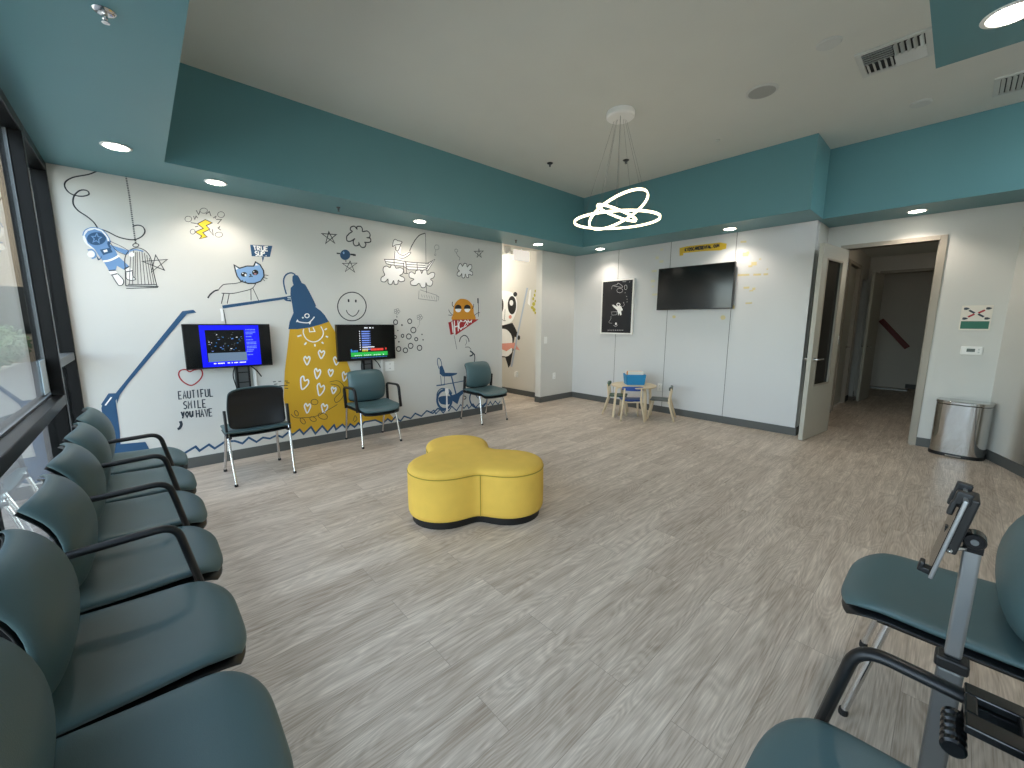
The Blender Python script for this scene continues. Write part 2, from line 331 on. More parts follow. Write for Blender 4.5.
('wall_decal','navy bicycle decal behind the farthest chair','wall decal',(0, 0.0),"""s01,slate,22,3993,985 4036,957 4079,920
s01,slate,20,4046,948 4035,918 3986,907
s01,slate,15,4079,924 4080,858 4060,771
s11,navy,34,3655,289 3644,237 3616,195 3575,171 3527,167 3481,184 3442,219 3418,267 3410,320 3421,371 3448,412 3488,437 3534,443 3581,427 3621,392 3647,344
s01,navy,16,3406,328 3416,418 3477,470 3546,462 3622,434 3660,376
s01,navy,11,3493,774 3495,839 3466,898 3437,900 3428,843 3455,751
p10,navy,0,3463,789 3509,799 3551,692 3762,672 3746,652 3650,631 3512,643 3461,686
l01,navy,22,3658,630 3694,493 3732,361
l01,navy,12,3404,523 3680,532 3907,547
l01,navy,9,3475,659 3486,521
l01,navy,9,3539,641 3536,523
l01,navy,16,3404,523 3539,522
p10,navy,0,3644,351 3740,367 3838,410 3921,401 3804,319 3753,209 3674,267
q10,navy,0,3444,356 3644,338 3633,232 3471,253
p12,white,0,3546,469 3600,463 3606,396 3582,372 3584,130 3553,135 3559,375 3540,417
s11,navy,24,4312,228 4301,176 4271,133 4225,105 4169,95 4111,103 4057,128 4014,168 3987,217 3978,270 3988,319 4017,361 4061,390 4115,402 4173,395 4228,371 4273,332 4302,282
s11,ink,14,3909,289 3901,274 3882,270 3863,279 3856,296 3864,310 3883,315 3901,306
l01,navy,14,3921,401 4056,344 4142,249"""),
('wall_decal','black and white panda decal with a pink belt on the hallway wall','wall decal',(1, 5.794),"""q10,white,0,-1758,2029 -1352,2030 -1109,1995 -974,1922 -907,1787 -922,1632 -1005,1477 -1106,1398 -1353,1350 -1763,1360
q11,black,0,-902,1936 -912,1911 -940,1896 -975,1897 -1003,1915 -1014,1941 -1003,1967 -975,1981 -940,1980 -912,1962
q11,black,0,-930,1732 -938,1666 -964,1611 -1003,1573 -1049,1561 -1096,1575 -1136,1614 -1163,1671 -1173,1739 -1164,1806 -1137,1862 -1097,1899 -1051,1910 -1005,1895 -965,1855 -939,1799
q12,white,0,-1013,1779 -1023,1748 -1050,1729 -1084,1730 -1111,1751 -1122,1783 -1111,1814 -1084,1833 -1051,1831 -1024,1811
q11,black,0,-1299,1743 -1309,1674 -1335,1624 -1370,1606 -1407,1626 -1433,1677 -1443,1747 -1433,1816 -1406,1866 -1370,1883 -1335,1863 -1309,1812
q11,pink,0,-1056,1511 -1069,1486 -1100,1475 -1132,1486 -1145,1512 -1132,1537 -1100,1548 -1069,1537
s01,ink,11,-1253,1662 -1264,1524 -1274,1444
s01,ink,9,-1353,1467 -1274,1437 -1228,1443
p10,black,0,-1763,1348 -1353,1339 -1038,1398 -953,1297 -869,1174 -902,1117 -969,1127 -1002,1000 -1001,862 -1139,715 -1769,674
q11,white,0,-1764,1263 -1353,1280 -1175,1248 -1054,1136 -1036,953 -1052,813 -1174,736 -1769,686
p12,pink,0,-1766,970 -1353,981 -968,1013 -817,872 -967,887 -1070,905 -1209,833 -1353,868 -1767,872
p12,black,0,-1769,686 -1353,729 -1174,724 -1018,838 -1086,578 -1145,502 -1202,616 -1245,708
q11,black,0,-813,1115 -824,1083 -852,1069 -880,1081 -892,1113 -880,1145 -852,1159 -824,1147"""),
('wall_decal','long pale blue blade decal held by the panda','wall decal',(1, 5.794),"""p13,pale,0,-647,2045 -607,2036 -869,1163 -1034,535 -1086,531 -902,1185"""),
('wall_decal','yellow leaf decal beside the pale blue blade','wall decal',(1, 5.794),"""p10,white,0,-575,1988 -530,2007 -556,1711 -619,1756
p10,olive,0,-406,1968 -412,1946 -427,1941 -440,1958 -440,1983 -428,1998 -413,1992
p10,olive,0,-414,1896 -422,1872 -442,1866 -459,1884 -459,1912 -443,1928 -423,1921
p10,olive,0,-448,1834 -457,1808 -477,1803 -494,1822 -495,1851 -478,1868 -458,1861
p10,olive,0,-417,1739 -432,1709 -468,1703 -497,1724 -497,1758 -469,1777 -433,1769
p10,olive,0,-452,1676 -467,1653 -503,1648 -533,1665 -533,1691 -504,1707 -468,1700
p10,olive,0,-406,1633 -421,1603 -457,1597 -486,1618 -487,1651 -458,1671 -422,1663
p10,olive,0,-393,1580 -402,1560 -422,1555 -439,1569 -439,1592 -423,1605 -403,1600
p10,olive,0,-400,1791 -407,1771 -425,1767 -439,1781 -440,1803 -426,1816 -408,1811"""),
('wall_decal','yellow brush stripe decal with a dark web address above the large television','wall decal',(1, 6.394),"""p10,gold2,0,1948,2495 2060,2505 2396,2498 2514,2497 2604,2469 2601,2403 2522,2390 2310,2407 2015,2415 2007,2382 1956,2383
l01,ink,14,2036,2437 2033,2479
l01,ink,14,2054,2479 2034,2456 2057,2437
l01,ink,14,2074,2437 2071,2479
l01,ink,14,2092,2437 2089,2478 2104,2476 2111,2458 2106,2439 2092,2437
l01,ink,14,2138,2474 2127,2478 2117,2470 2122,2460 2135,2456 2140,2445 2130,2437 2119,2441
l01,ink,14,2165,2471 2155,2477 2145,2466 2146,2449 2157,2437 2167,2443
l01,ink,14,2175,2438 2182,2477 2195,2438
l01,ink,14,2178,2451 2190,2451
l01,ink,14,2202,2438 2199,2477 2217,2473 2218,2461 2200,2457 2222,2438
l01,ink,14,2246,2476 2226,2476 2229,2438 2249,2438
l01,ink,14,2227,2457 2243,2457
l01,ink,14,2256,2438 2253,2476 2267,2474 2274,2457 2269,2440 2256,2438
l01,ink,14,2299,2475 2280,2476 2282,2438 2302,2438
l01,ink,14,2281,2457 2297,2457
l01,ink,14,2309,2438 2306,2475 2328,2439 2326,2475
l01,ink,14,2332,2475 2352,2475
l01,ink,14,2342,2475 2345,2439
l01,ink,14,2361,2439 2368,2474 2381,2439
l01,ink,14,2364,2451 2376,2451
l01,ink,14,2384,2474 2387,2439 2406,2439
l01,ink,14,2419,2439 2422,2443
l01,ink,14,2455,2468 2445,2473 2437,2463 2438,2449 2448,2439 2457,2444
l01,ink,14,2471,2473 2462,2463 2463,2449 2473,2439 2482,2450 2481,2463 2471,2473
l01,ink,14,2489,2440 2487,2473 2498,2453 2505,2472 2508,2440"""),
('wall_decal','faint yellow lettering decal right of the large television','wall decal',(1, 6.394),"""p10,faint,0,2776,2478 2847,2473 2849,2448 2778,2453
p10,faint,0,2812,2325 2883,2321 2887,2271 2816,2274
p10,faint,0,2859,2331 2891,2332 2895,2293 2862,2291
p10,faint,0,2928,2193 2993,2191 2996,2146 2932,2148
p10,faint,0,2897,2154 2943,2154 2945,2129 2899,2129
p10,faint,0,3016,2227 3039,2230 3040,2210 3018,2208
p10,faint,0,2775,2052 2918,2045 2920,2020 2777,2026
p10,faint,0,2964,2041 3055,2038 3057,2014 2966,2016
p10,faint,0,3082,2036 3135,2036 3137,2012 3084,2011
p10,faint,0,2861,1881 2931,1881 2933,1856 2863,1855
p10,faint,0,2968,1862 3004,1864 3007,1834 2970,1831
p10,faint,0,2901,1675 2981,1678 2982,1657 2903,1655
p10,faint,0,2935,1833 2981,1836 2983,1818 2937,1816
p10,faint,0,3113,2092 3130,2095 3131,2078 3114,2074"""),
('wall_decal','faint yellow doodles decal left of the large television','wall decal',(1, 6.394),"""p10,faint2,0,1576,2414 1627,2414 1630,2374 1578,2373
p10,faint2,0,1644,2349 1707,2348 1709,2313 1646,2314
p10,faint2,0,1523,2215 1607,2213 1609,2183 1524,2185
p10,faint2,0,1515,2067 1587,2068 1589,2032 1517,2031
p10,faint2,0,1551,1856 1642,1857 1644,1827 1553,1826
p10,faint2,0,1537,1976 1576,1980 1578,1956 1538,1952
p10,faint2,0,1649,2521 1687,2522 1689,2493 1651,2492"""),
('wall_decal','faint yellow leaf marks decal just below the large television','wall decal',(1, 6.394),"""q10,faint,0,2666,1479 2658,1457 2636,1448 2611,1457 2600,1480 2608,1503 2631,1512 2655,1502
q10,faint,0,2775,1620 2772,1601 2760,1594 2747,1602 2741,1621 2744,1639 2756,1646 2769,1638
q10,faint,0,1957,1496 1950,1479 1931,1473 1911,1480 1902,1496 1909,1513 1928,1519 1948,1512"""),
('POSTER','','',(1, 6.352),"""s01,chalk,6,826,1965 842,2017 930,2033 946,2055 1000,2029 1036,1997 1019,1984 860,2016
s11,chalk,6,1043,1931 1033,1911 1006,1899 972,1901 943,1915 931,1937 941,1957 968,1969 1003,1967 1031,1952
s11,chalk,6,1121,1977 1115,1951 1099,1941 1081,1953 1073,1980 1078,2007 1095,2017 1112,2005
q10,white,0,1011,1703 1004,1685 986,1675 962,1676 942,1687 933,1705 940,1722 959,1733 983,1732 1003,1720
p10,white,0,938,1675 1026,1680 1064,1612 1030,1598 1042,1538 1016,1523 997,1568 981,1523 970,1569 950,1614 876,1669 848,1700 874,1707
q11,greyd,0,997,1703 990,1691 973,1686 955,1692 948,1705 954,1717 971,1722 989,1716
l11,chalk,5,844,1586 942,1592 954,1539 856,1532
s01,chalk,5,1066,1745 1086,1693 1052,1672
s01,chalk,5,838,1517 832,1464 797,1410 862,1395
s01,chalk,6,891,1364 937,1342 980,1372
q10,white,0,958,1387 953,1372 941,1366 928,1372 922,1387 927,1402 939,1409 952,1402
l01,chalk,11,781,1278 800,1278
l01,chalk,11,818,1279 837,1279
l01,chalk,11,855,1279 873,1279
l01,chalk,11,891,1280 909,1280
l01,chalk,11,927,1280 945,1281
l01,chalk,11,963,1281 981,1281
l01,chalk,11,999,1281 1016,1282
l01,chalk,11,1034,1282 1051,1282
l01,chalk,11,1069,1282 1086,1283
l01,chalk,6,1032,2074 1101,2069
p10,chalk,0,1128,1831 1125,1826 1118,1827 1115,1832 1118,1837 1124,1836
p10,chalk,0,1139,1787 1136,1782 1129,1782 1125,1787 1128,1792 1135,1792
p10,chalk,0,1141,1743 1138,1738 1131,1738 1128,1743 1131,1748 1138,1748
p10,chalk,0,1175,2061 1172,2056 1165,2056 1161,2062 1165,2066 1171,2066
p10,chalk,0,1100,1891 1096,1886 1090,1887 1086,1892 1089,1897 1096,1896"""),
]
import bpy, bmesh, math, random
from mathutils import Vector, Matrix
from mathutils.geometry import tessellate_polygon
random.seed(7)
sc = bpy.context.scene
COL = sc.collection
PI = math.pi

# ------------------------------------------------------------------ materials
def srgb(r, g, b):
    f = lambda c: ((c/255)/12.92 if c/255 <= .04045 else ((c/255+.055)/1.055)**2.4)
    return (f(r), f(g), f(b), 1)
def mat(name, col, rough=.5, metal=0, spec=.5, emit=None, es=0, bump=0, bscale=200, var=0, vscale=3, coat=0):
    m = bpy.data.materials.new(name); m.use_nodes = True
    nt = m.node_tree; b = nt.nodes['Principled BSDF']
    c = srgb(*col)
    b.inputs['Base Color'].default_value = c; b.inputs['Roughness'].default_value = rough
    b.inputs['Metallic'].default_value = metal; b.inputs['Specular IOR Level'].default_value = spec
    b.inputs['Coat Weight'].default_value = coat
    if emit: b.inputs['Emission Color'].default_value = srgb(*emit); b.inputs['Emission Strength'].default_value = es
    tc = nt.nodes.new('ShaderNodeTexCoord')
    if var:
        n = nt.nodes.new('ShaderNodeTexNoise'); n.inputs['Scale'].default_value = vscale; n.inputs['Detail'].default_value = 4
        nt.links.new(tc.outputs['Object'], n.inputs['Vector'])
        r = nt.nodes.new('ShaderNodeMapRange'); r.inputs[3].default_value = 1-var; r.inputs[4].default_value = 1+var
        nt.links.new(n.outputs['Fac'], r.inputs[0])
        mx = nt.nodes.new('ShaderNodeMix'); mx.data_type = 'RGBA'; mx.blend_type = 'MULTIPLY'; mx.inputs[0].default_value = 1
        mx.inputs[6].default_value = c; nt.links.new(r.outputs[0], mx.inputs[7]); nt.links.new(mx.outputs[2], b.inputs['Base Color'])
    if bump:
        n = nt.nodes.new('ShaderNodeTexNoise'); n.inputs['Scale'].default_value = bscale; n.inputs['Detail'].default_value = 3
        nt.links.new(tc.outputs['Object'], n.inputs['Vector'])
        bp = nt.nodes.new('ShaderNodeBump'); bp.inputs['Strength'].default_value = bump; bp.inputs['Distance'].default_value = .002
        nt.links.new(n.outputs['Fac'], bp.inputs['Height']); nt.links.new(bp.outputs[0], b.inputs['Normal'])
    return m
M = {}
M['wall'] = mat('wall_paint', (218,217,211), .55, bump=.15, bscale=260, var=.02)
M['hallwall'] = mat('hall_paint', (220,216,206), .6, bump=.15, bscale=260, var=.02)
M['panel'] = mat('smooth_wall_panel', (216,217,217), .38, var=.015, vscale=2)
M['teal'] = mat('teal_paint', (94,144,151), .42, bump=.1, bscale=240, var=.03)
M['ceiling'] = mat('ceiling_paint', (216,218,211), .8, bump=.2, bscale=160, var=.03)
M['base'] = mat('grey_rubber_base', (88,90,88), .55)
M['frame'] = mat('taupe_door_frame', (168,160,146), .45)
M['door'] = mat('greige_door', (186,184,172), .42, var=.02)
M['dglass'] = mat('dark_glass', (8,10,11), .15, spec=.25)
M['mull'] = mat('black_anodised', (9,10,11), .38, metal=0, spec=.25)
M['seat'] = mat('teal_vinyl', (76,101,104), .42, bump=.25, bscale=420, var=.04, vscale=6)
M['plas'] = mat('black_plastic', (18,20,22), .42)
M['plas2'] = mat('black_gloss_plastic', (14,14,15), .2)
M['chrome'] = mat('chrome', (215,215,215), .12, metal=1)
M['steel'] = mat('brushed_steel', (200,200,198), .09, metal=1)
M['alu'] = mat('satin_aluminium', (165,168,170), .35, metal=.9)
M['alu2'] = mat('grey_aluminium', (110,114,116), .4, metal=.7)
M['yellow'] = mat('yellow_fabric', (236,194,84), .85, bump=.5, bscale=500, var=.09, vscale=9)
M['seam'] = mat('yellow_piping', (175,150,50), .8)
M['dark'] = mat('black_plinth', (10,10,11), .5)
M['birch'] = mat('birch', (222,203,170), .5, var=.05, vscale=12)
M['blue'] = mat('blue_lacquer', (40,82,160), .35)
M['green'] = mat('green_lacquer', (50,92,66), .4)
M['grey'] = mat('grey_lacquer', (88,96,92), .4)
M['basket'] = mat('blue_basket', (40,140,195), .5, bump=.8, bscale=90)
M['paper'] = mat('paper', (238,232,220), .7)
M['orangep'] = mat('orange_paper', (230,150,80), .7)
M['whitep'] = mat('white_plastic', (246,246,242), .4)
M['vent'] = mat('vent_enamel', (205,208,204), .5)
M['speaker'] = mat('speaker_grille', (168,170,166), .6, bump=.6, bscale=900)
M['inner_dark'] = mat('dark_interior', (40,42,44), .8)
M['tvb'] = mat('television_bezel', (9,9,10), .3)
M['tvs'] = mat('television_screen', (9,10,11), .12)
M['handrail'] = mat('red_handrail', (120,40,35), .5)
M['sign_green'] = mat('sign_green', (32,110,88), .5)
M['lcd'] = mat('lcd', (60,72,62), .3)
M['postermat'] = mat('poster_print', (38,40,46), .1, var=.12, vscale=6)
M['ring'] = mat('ring_light', (255,244,222), .5, emit=(255,232,190), es=3.2)
M['ringbody'] = mat('ring_metal', (235,230,220), .4)
M['lens'] = mat('downlight_lens', (255,248,235), .5, emit=(255,246,228), es=14)
M['cable'] = mat('cable', (120,120,118), .4)
M['exit'] = mat('exit_sign_face', (245,240,235), .4, emit=(255,248,240), es=.35)
M['leaf'] = mat('foliage', (48,78,34), .7, var=.5, vscale=6)
M['bark'] = mat('bark', (90,78,64), .9)
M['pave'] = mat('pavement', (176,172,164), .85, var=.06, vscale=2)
M['walk'] = mat('darkened_walk', (120,118,116), .85, var=.08, vscale=2)  # darker copy of the pavement: shade near the facade put into its colour
M['asph'] = mat('asphalt', (98,98,98), .9, var=.1)
M['stucco'] = mat('stucco', (205,190,165), .9, var=.05)
M['brownwall'] = mat('brown_render', (128,112,92), .9, var=.06)
M['banner'] = mat('sticker_paper', (205,222,232), .6)
# mural colours
INKS = dict(ink=(42,46,52), slate=(48,58,70), navy=(42,84,122), blue=(112,152,198), sky=(140,178,222), white=(252,252,250),
    bolt=(244,212,50), gold=(222,174,44), red=(172,34,40), black=(22,22,24), orange=(216,148,38), grey=(128,130,130),
    pink=(230,158,142), pinkish=(180,130,140), pale=(178,192,208), olive=(190,180,60), gold2=(224,188,48), faint=(224,210,156),
    faint2=(222,218,190), chalk=(190,192,196), greyd=(70,72,78))
for k, v in INKS.items(): M['ink_'+k] = mat('vinyl_'+k, v, .5)

def floor_mat():
    m = bpy.data.materials.new('vinyl_plank'); m.use_nodes = True
    nt = m.node_tree; N = nt.nodes; L = nt.links; b = N['Principled BSDF']
    tc = N.new('ShaderNodeTexCoord')
    mp = N.new('ShaderNodeMapping'); mp.inputs['Rotation'].default_value = (0,0,PI/2)
    L.new(tc.outputs['Object'], mp.inputs['Vector'])
    br = N.new('ShaderNodeTexBrick'); br.offset = .37; br.inputs['Scale'].default_value = 1
    br.inputs['Brick Width'].default_value = 1.22; br.inputs['Row Height'].default_value = .18
    br.inputs['Mortar Size'].default_value = .0012; br.inputs['Mortar Smooth'].default_value = .3
    br.inputs['Color1'].default_value = (0,0,0,1); br.inputs['Color2'].default_value = (1,1,1,1); br.inputs['Mortar'].default_value = (.5,.5,.5,1)
    L.new(mp.outputs[0], br.inputs['Vector'])
    # a per-plank random offset for the grain
    sep = N.new('ShaderNodeSeparateColor'); L.new(br.outputs['Color'], sep.inputs[0])
    sx = N.new('ShaderNodeSeparateXYZ'); L.new(tc.outputs['Object'], sx.inputs[0])
    m1 = N.new('ShaderNodeMath'); m1.operation = 'MULTIPLY'; m1.inputs[1].default_value = 37; L.new(sep.outputs[0], m1.inputs[0])
    cx = N.new('ShaderNodeCombineXYZ'); L.new(sx.outputs[0], cx.inputs[0]); L.new(sx.outputs[1], cx.inputs[1]); L.new(m1.outputs[0], cx.inputs[2])
    mp2 = N.new('ShaderNodeMapping'); mp2.inputs['Scale'].default_value = (9,1.1,1); L.new(cx.outputs[0], mp2.inputs['Vector'])
    n1 = N.new('ShaderNodeTexNoise'); n1.inputs['Scale'].default_value = 1.6; n1.inputs['Detail'].default_value = 6; n1.inputs['Distortion'].default_value = 1.2
    L.new(mp2.outputs[0], n1.inputs['Vector'])
    mp3 = N.new('ShaderNodeMapping'); mp3.inputs['Scale'].default_value = (95,3.2,1); L.new(cx.outputs[0], mp3.inputs['Vector'])
    n2 = N.new('ShaderNodeTexNoise'); n2.inputs['Scale'].default_value = 2; n2.inputs['Detail'].default_value = 5; n2.inputs['Distortion'].default_value = .6
    L.new(mp3.outputs[0], n2.inputs['Vector'])
    # cathedral rings: contour lines of a smooth stretched noise
    mp4 = N.new('ShaderNodeMapping'); mp4.inputs['Scale'].default_value = (4.2,.75,1); L.new(cx.outputs[0], mp4.inputs['Vector'])
    n4 = N.new('ShaderNodeTexNoise'); n4.inputs['Scale'].default_value = 1.5; n4.inputs['Detail'].default_value = 1.5; n4.inputs['Distortion'].default_value = .35; L.new(mp4.outputs[0], n4.inputs['Vector'])
    mlt = N.new('ShaderNodeMath'); mlt.operation = 'MULTIPLY'; mlt.inputs[1].default_value = 150; L.new(n4.outputs['Fac'], mlt.inputs[0])
    sn = N.new('ShaderNodeMath'); sn.operation = 'SINE'; L.new(mlt.outputs[0], sn.inputs[0])
    n3 = N.new('ShaderNodeTexNoise'); n3.inputs['Scale'].default_value = 2.2; n3.inputs['Detail'].default_value = 2; L.new(tc.outputs['Object'], n3.inputs['Vector'])
    def add(a, wa, bb, wb):
        x = N.new('ShaderNodeMath'); x.operation = 'MULTIPLY'; x.inputs[1].default_value = wa; L.new(a, x.inputs[0])
        y = N.new('ShaderNodeMath'); y.operation = 'MULTIPLY_ADD'; y.inputs[1].default_value = wb; L.new(bb, y.inputs[0]); L.new(x.outputs[0], y.inputs[2]); return y.outputs[0]
    s = add(n1.outputs['Fac'], .55, n2.outputs['Fac'], .62)
    s = add(s, 1, sn.outputs[0], .05)
    s = add(s, 1, sep.outputs[0], .13)
    s = add(s, 1, n3.outputs['Fac'], .18)
    cr = N.new('ShaderNodeValToRGB'); e = cr.color_ramp.elements
    e[0].position = .42; e[0].color = srgb(147,129,113); e[1].position = 1.05; e[1].color = srgb(230,217,201)
    e.new(.62).color = srgb(178,163,147); e.new(.8).color = srgb(203,189,174)
    L.new(s, cr.inputs[0])
    mx = N.new('ShaderNodeMix'); mx.data_type = 'RGBA'; mx.inputs[7].default_value = srgb(130,118,106)
    fm = N.new('ShaderNodeMath'); fm.operation = 'MULTIPLY'; fm.inputs[1].default_value = .6; L.new(br.outputs['Fac'], fm.inputs[0])
    L.new(fm.outputs[0], mx.inputs[0]); L.new(cr.outputs[0], mx.inputs[6]); L.new(mx.outputs[2], b.inputs['Base Color'])
    b.inputs['Roughness'].default_value = .46; b.inputs['Specular IOR Level'].default_value = .4
    bp = N.new('ShaderNodeBump'); bp.inputs['Strength'].default_value = .25; bp.inputs['Distance'].default_value = .002
    L.new(s, bp.inputs['Height']); L.new(bp.outputs[0], b.inputs['Normal'])
    return m
M['floor'] = floor_mat()
def glass_mat():
    m = bpy.data.materials.new('window_glass'); m.use_nodes = True
    nt = m.node_tree; nt.nodes.clear(); N = nt.nodes
    o = N.new('ShaderNodeOutputMaterial'); mx = N.new('ShaderNodeMixShader'); t = N.new('ShaderNodeBsdfTransparent'); g = N.new('ShaderNodeBsdfGlossy')
    t.inputs[0].default_value = (.86,.9,.9,1); g.inputs['Roughness'].default_value = .01
    lw = N.new('ShaderNodeLayerWeight'); lw.inputs[0].default_value = .5      # Schlick reflectance of a pane
    pw = N.new('ShaderNodeMath'); pw.operation = 'POWER'; pw.inputs[1].default_value = 5; nt.links.new(lw.outputs['Facing'], pw.inputs[0])
    f = N.new('ShaderNodeMath'); f.operation = 'MULTIPLY_ADD'; f.inputs[1].default_value = .8; f.inputs[2].default_value = .04; nt.links.new(pw.outputs[0], f.inputs[0])
    nt.links.new(f.outputs[0], mx.inputs[0]); nt.links.new(t.outputs[0], mx.inputs[1]); nt.links.new(g.outputs[0], mx.inputs[2]); nt.links.new(mx.outputs[0], o.inputs[0])
    return m
M['glass'] = glass_mat()

# ------------------------------------------------------------------ mesh helpers
def link(name, bm, m, parent=None, smooth=False, bevel=0, loc=None, segs=2, autos=None):
    me = bpy.data.meshes.new(name)
    bmesh.ops.recalc_face_normals(bm, faces=bm.faces)
    bm.to_mesh(me); bm.free()
    mats = m if isinstance(m, list) else [m]
    for k in mats: me.materials.append(M[k] if isinstance(k, str) else k)
    o = bpy.data.objects.new(name, me); COL.objects.link(o)
    if parent: o.parent = parent
    if loc: o.location = loc
    if smooth:
        for p in me.polygons: p.use_smooth = True
    if autos is not None:
        me.set_sharp_from_angle(angle=math.radians(autos))
    if bevel:
        b = o.modifiers.new('bevel', 'BEVEL'); b.width = bevel; b.segments = segs; b.limit_method = 'ANGLE'
    return o
def tag(o, label, cat, group=None):
    o['label'] = label; o['category'] = cat
    if group: o['group'] = group
    return o
def thing(name, label, cat, loc=(0,0,0), rz=0, group=None):
    o = bpy.data.objects.new(name, None); COL.objects.link(o); o.location = loc; o.rotation_euler = (0,0,rz)
    o.empty_display_size = .1
    return tag(o, label, cat, group)
def struct(o): o['kind'] = 'structure'; return o
def box(bm, x0, x1, y0, y1, z0, z1, mi=0, mtx=None):
    vs = [bm.verts.new((x,y,z)) for x in (x0,x1) for y in (y0,y1) for z in (z0,z1)]
    if mtx is not None:
        for v in vs: v.co = mtx @ v.co
    for q in ((0,1,3,2),(4,6,7,5),(0,4,5,1),(2,3,7,6),(0,2,6,4),(1,5,7,3)):
        f = bm.faces.new([vs[i] for i in q]); f.material_index = mi
    return bm
def B(*a, **k): return box(bmesh.new(), *a, **k)
def prism(bm, pts, z0, z1, mi=0, inset_top=0):
    n = len(pts); lo = [bm.verts.new((p[0],p[1],z0)) for p in pts]; hi = [bm.verts.new((p[0],p[1],z1)) for p in pts]
    for i in range(n):
        f = bm.faces.new((lo[i],lo[(i+1)%n],hi[(i+1)%n],hi[i])); f.material_index = mi
    bm.faces.new(lo[::-1]).material_index = mi; bm.faces.new(hi).material_index = mi
    return bm
def tube(bm, pts, r, n=10, closed=False, mi=0, flat=None):
    """sweep a circle (or ellipse flat=(ra,rb)) along pts"""
    pts = [Vector(p) for p in pts]; N = len(pts); rings = []
    prev = None
    for i, p in enumerate(pts):
        if closed: d = (pts[(i+1)%N]-pts[i-1]).normalized()
        else: d = (pts[min(i+1,N-1)]-pts[max(i-1,0)]).normalized()
        if prev is None:
            a = Vector((0,0,1)) if abs(d.z) < .9 else Vector((1,0,0))
            u = d.cross(a).normalized()
        else: u = (prev - d*prev.dot(d)).normalized()
        prev = u; v = d.cross(u)
        rr = r[i] if isinstance(r, (list,tuple)) else r
        ra, rb = (flat if flat else (rr, rr))
        rings.append([bm.verts.new(p + u*math.cos(2*PI*k/n)*ra + v*math.sin(2*PI*k/n)*rb) for k in range(n)])
    for i in range(N if closed else N-1):
        A, Bb = rings[i], rings[(i+1)%N]
        for k in range(n): bm.faces.new((A[k],A[(k+1)%n],Bb[(k+1)%n],Bb[k])).material_index = mi
    if not closed:
        bm.faces.new(rings[0][::-1]); bm.faces.new(rings[-1])
    return bm
def bend(pts, r=.04, n=5):
    """round the corners of a polyline"""
    pts = [Vector(p) for p in pts]; out = [pts[0]]
    for i in range(1, len(pts)-1):
        a, b, c = pts[i-1], pts[i], pts[i+1]
        rr = min(r, (a-b).length*.45, (c-b).length*.45)
        p0 = b+(a-b).normalized()*rr; p1 = b+(c-b).normalized()*rr
        for k in range(n+1):
            t = k/n; out.append(p0*(1-t)**2 + b*2*t*(1-t) + p1*t*t)
    out.append(pts[-1]); return out
def lathe(bm, prof, n=24, c=(0,0,0), axis='z', mi=0):
    rings = []
    for r, h in prof:
        ring = []
        for k in range(n):
            a = 2*PI*k/n
            p = (r*math.cos(a), r*math.sin(a), h) if axis == 'z' else (h, r*math.cos(a), r*math.sin(a)) if axis == 'x' else (r*math.cos(a), h, r*math.sin(a))
            ring.append(bm.verts.new(Vector(p)+Vector(c)))
        rings.append(ring)
    for A, Bb in zip(rings, rings[1:]):
        for k in range(n): bm.faces.new((A[k],A[(k+1)%n],Bb[(k+1)%n],Bb[k])).material_index = mi
    bm.faces.new(rings[0][::-1]).material_index = mi; bm.faces.new(rings[-1]).material_index = mi
    return bm
def pad(f, nu, nv, t_front, t_back, edge=6):
    """closed slab following surface f(u,v) (u,v in -1..1), thinning at its rounded rim"""
    bm = bmesh.new(); F = []; K = []
    def nrm(u, v):
        e = 1e-3; a = Vector(f(u+e,v))-Vector(f(u-e,v)); b = Vector(f(u,v+e))-Vector(f(u,v-e)); n = a.cross(b)
        return n.normalized() if n.length > 0 else Vector((0,0,1))
    for i in range(nu+1):
        A = []; Bq = []
        for j in range(nv+1):
            # cluster samples toward rims
            u = math.sin((i/nu-.5)*PI); v = math.sin((j/nv-.5)*PI)
            e = (max(0, 1-abs(u)**edge)*max(0, 1-abs(v)**edge))**.5
            n = nrm(u*.999, v*.999); p = Vector(f(u, v))
            A.append(bm.verts.new(p+n*(t_front*e+.001))); Bq.append(bm.verts.new(p-n*(t_back*e+.001)))
        F.append(A); K.append(Bq)
    for i in range(nu):
        for j in range(nv):
            bm.faces.new((F[i][j],F[i+1][j],F[i+1][j+1],F[i][j+1])); bm.faces.new((K[i][j],K[i][j+1],K[i+1][j+1],K[i+1][j]))
    for i in range(nu):
        bm.faces.new((F[i][0],K[i][0],K[i+1][0],F[i+1][0])); bm.faces.new((F[i][nv],F[i+1][nv],K[i+1][nv],K[i][nv]))
    for j in range(nv):
        bm.faces.new((F[0][j],F[0][j+1],K[0][j+1],K[0][j])); bm.faces.new((F[nu][j],K[nu][j],K[nu][j+1],F[nu][j+1]))
    return bm
def dup(root, loc, rz, label, cat=None, group=None):
    r = root.copy(); COL.objects.link(r); r.location = loc; r.rotation_euler = (0,0,rz); r['label'] = label
    if group: r['group'] = group
    for ch in list(root.children):
        c = ch.copy(); COL.objects.link(c); c.parent = r
        for g in list(ch.children):
            d = g.copy(); COL.objects.link(d); d.parent = c
    return r

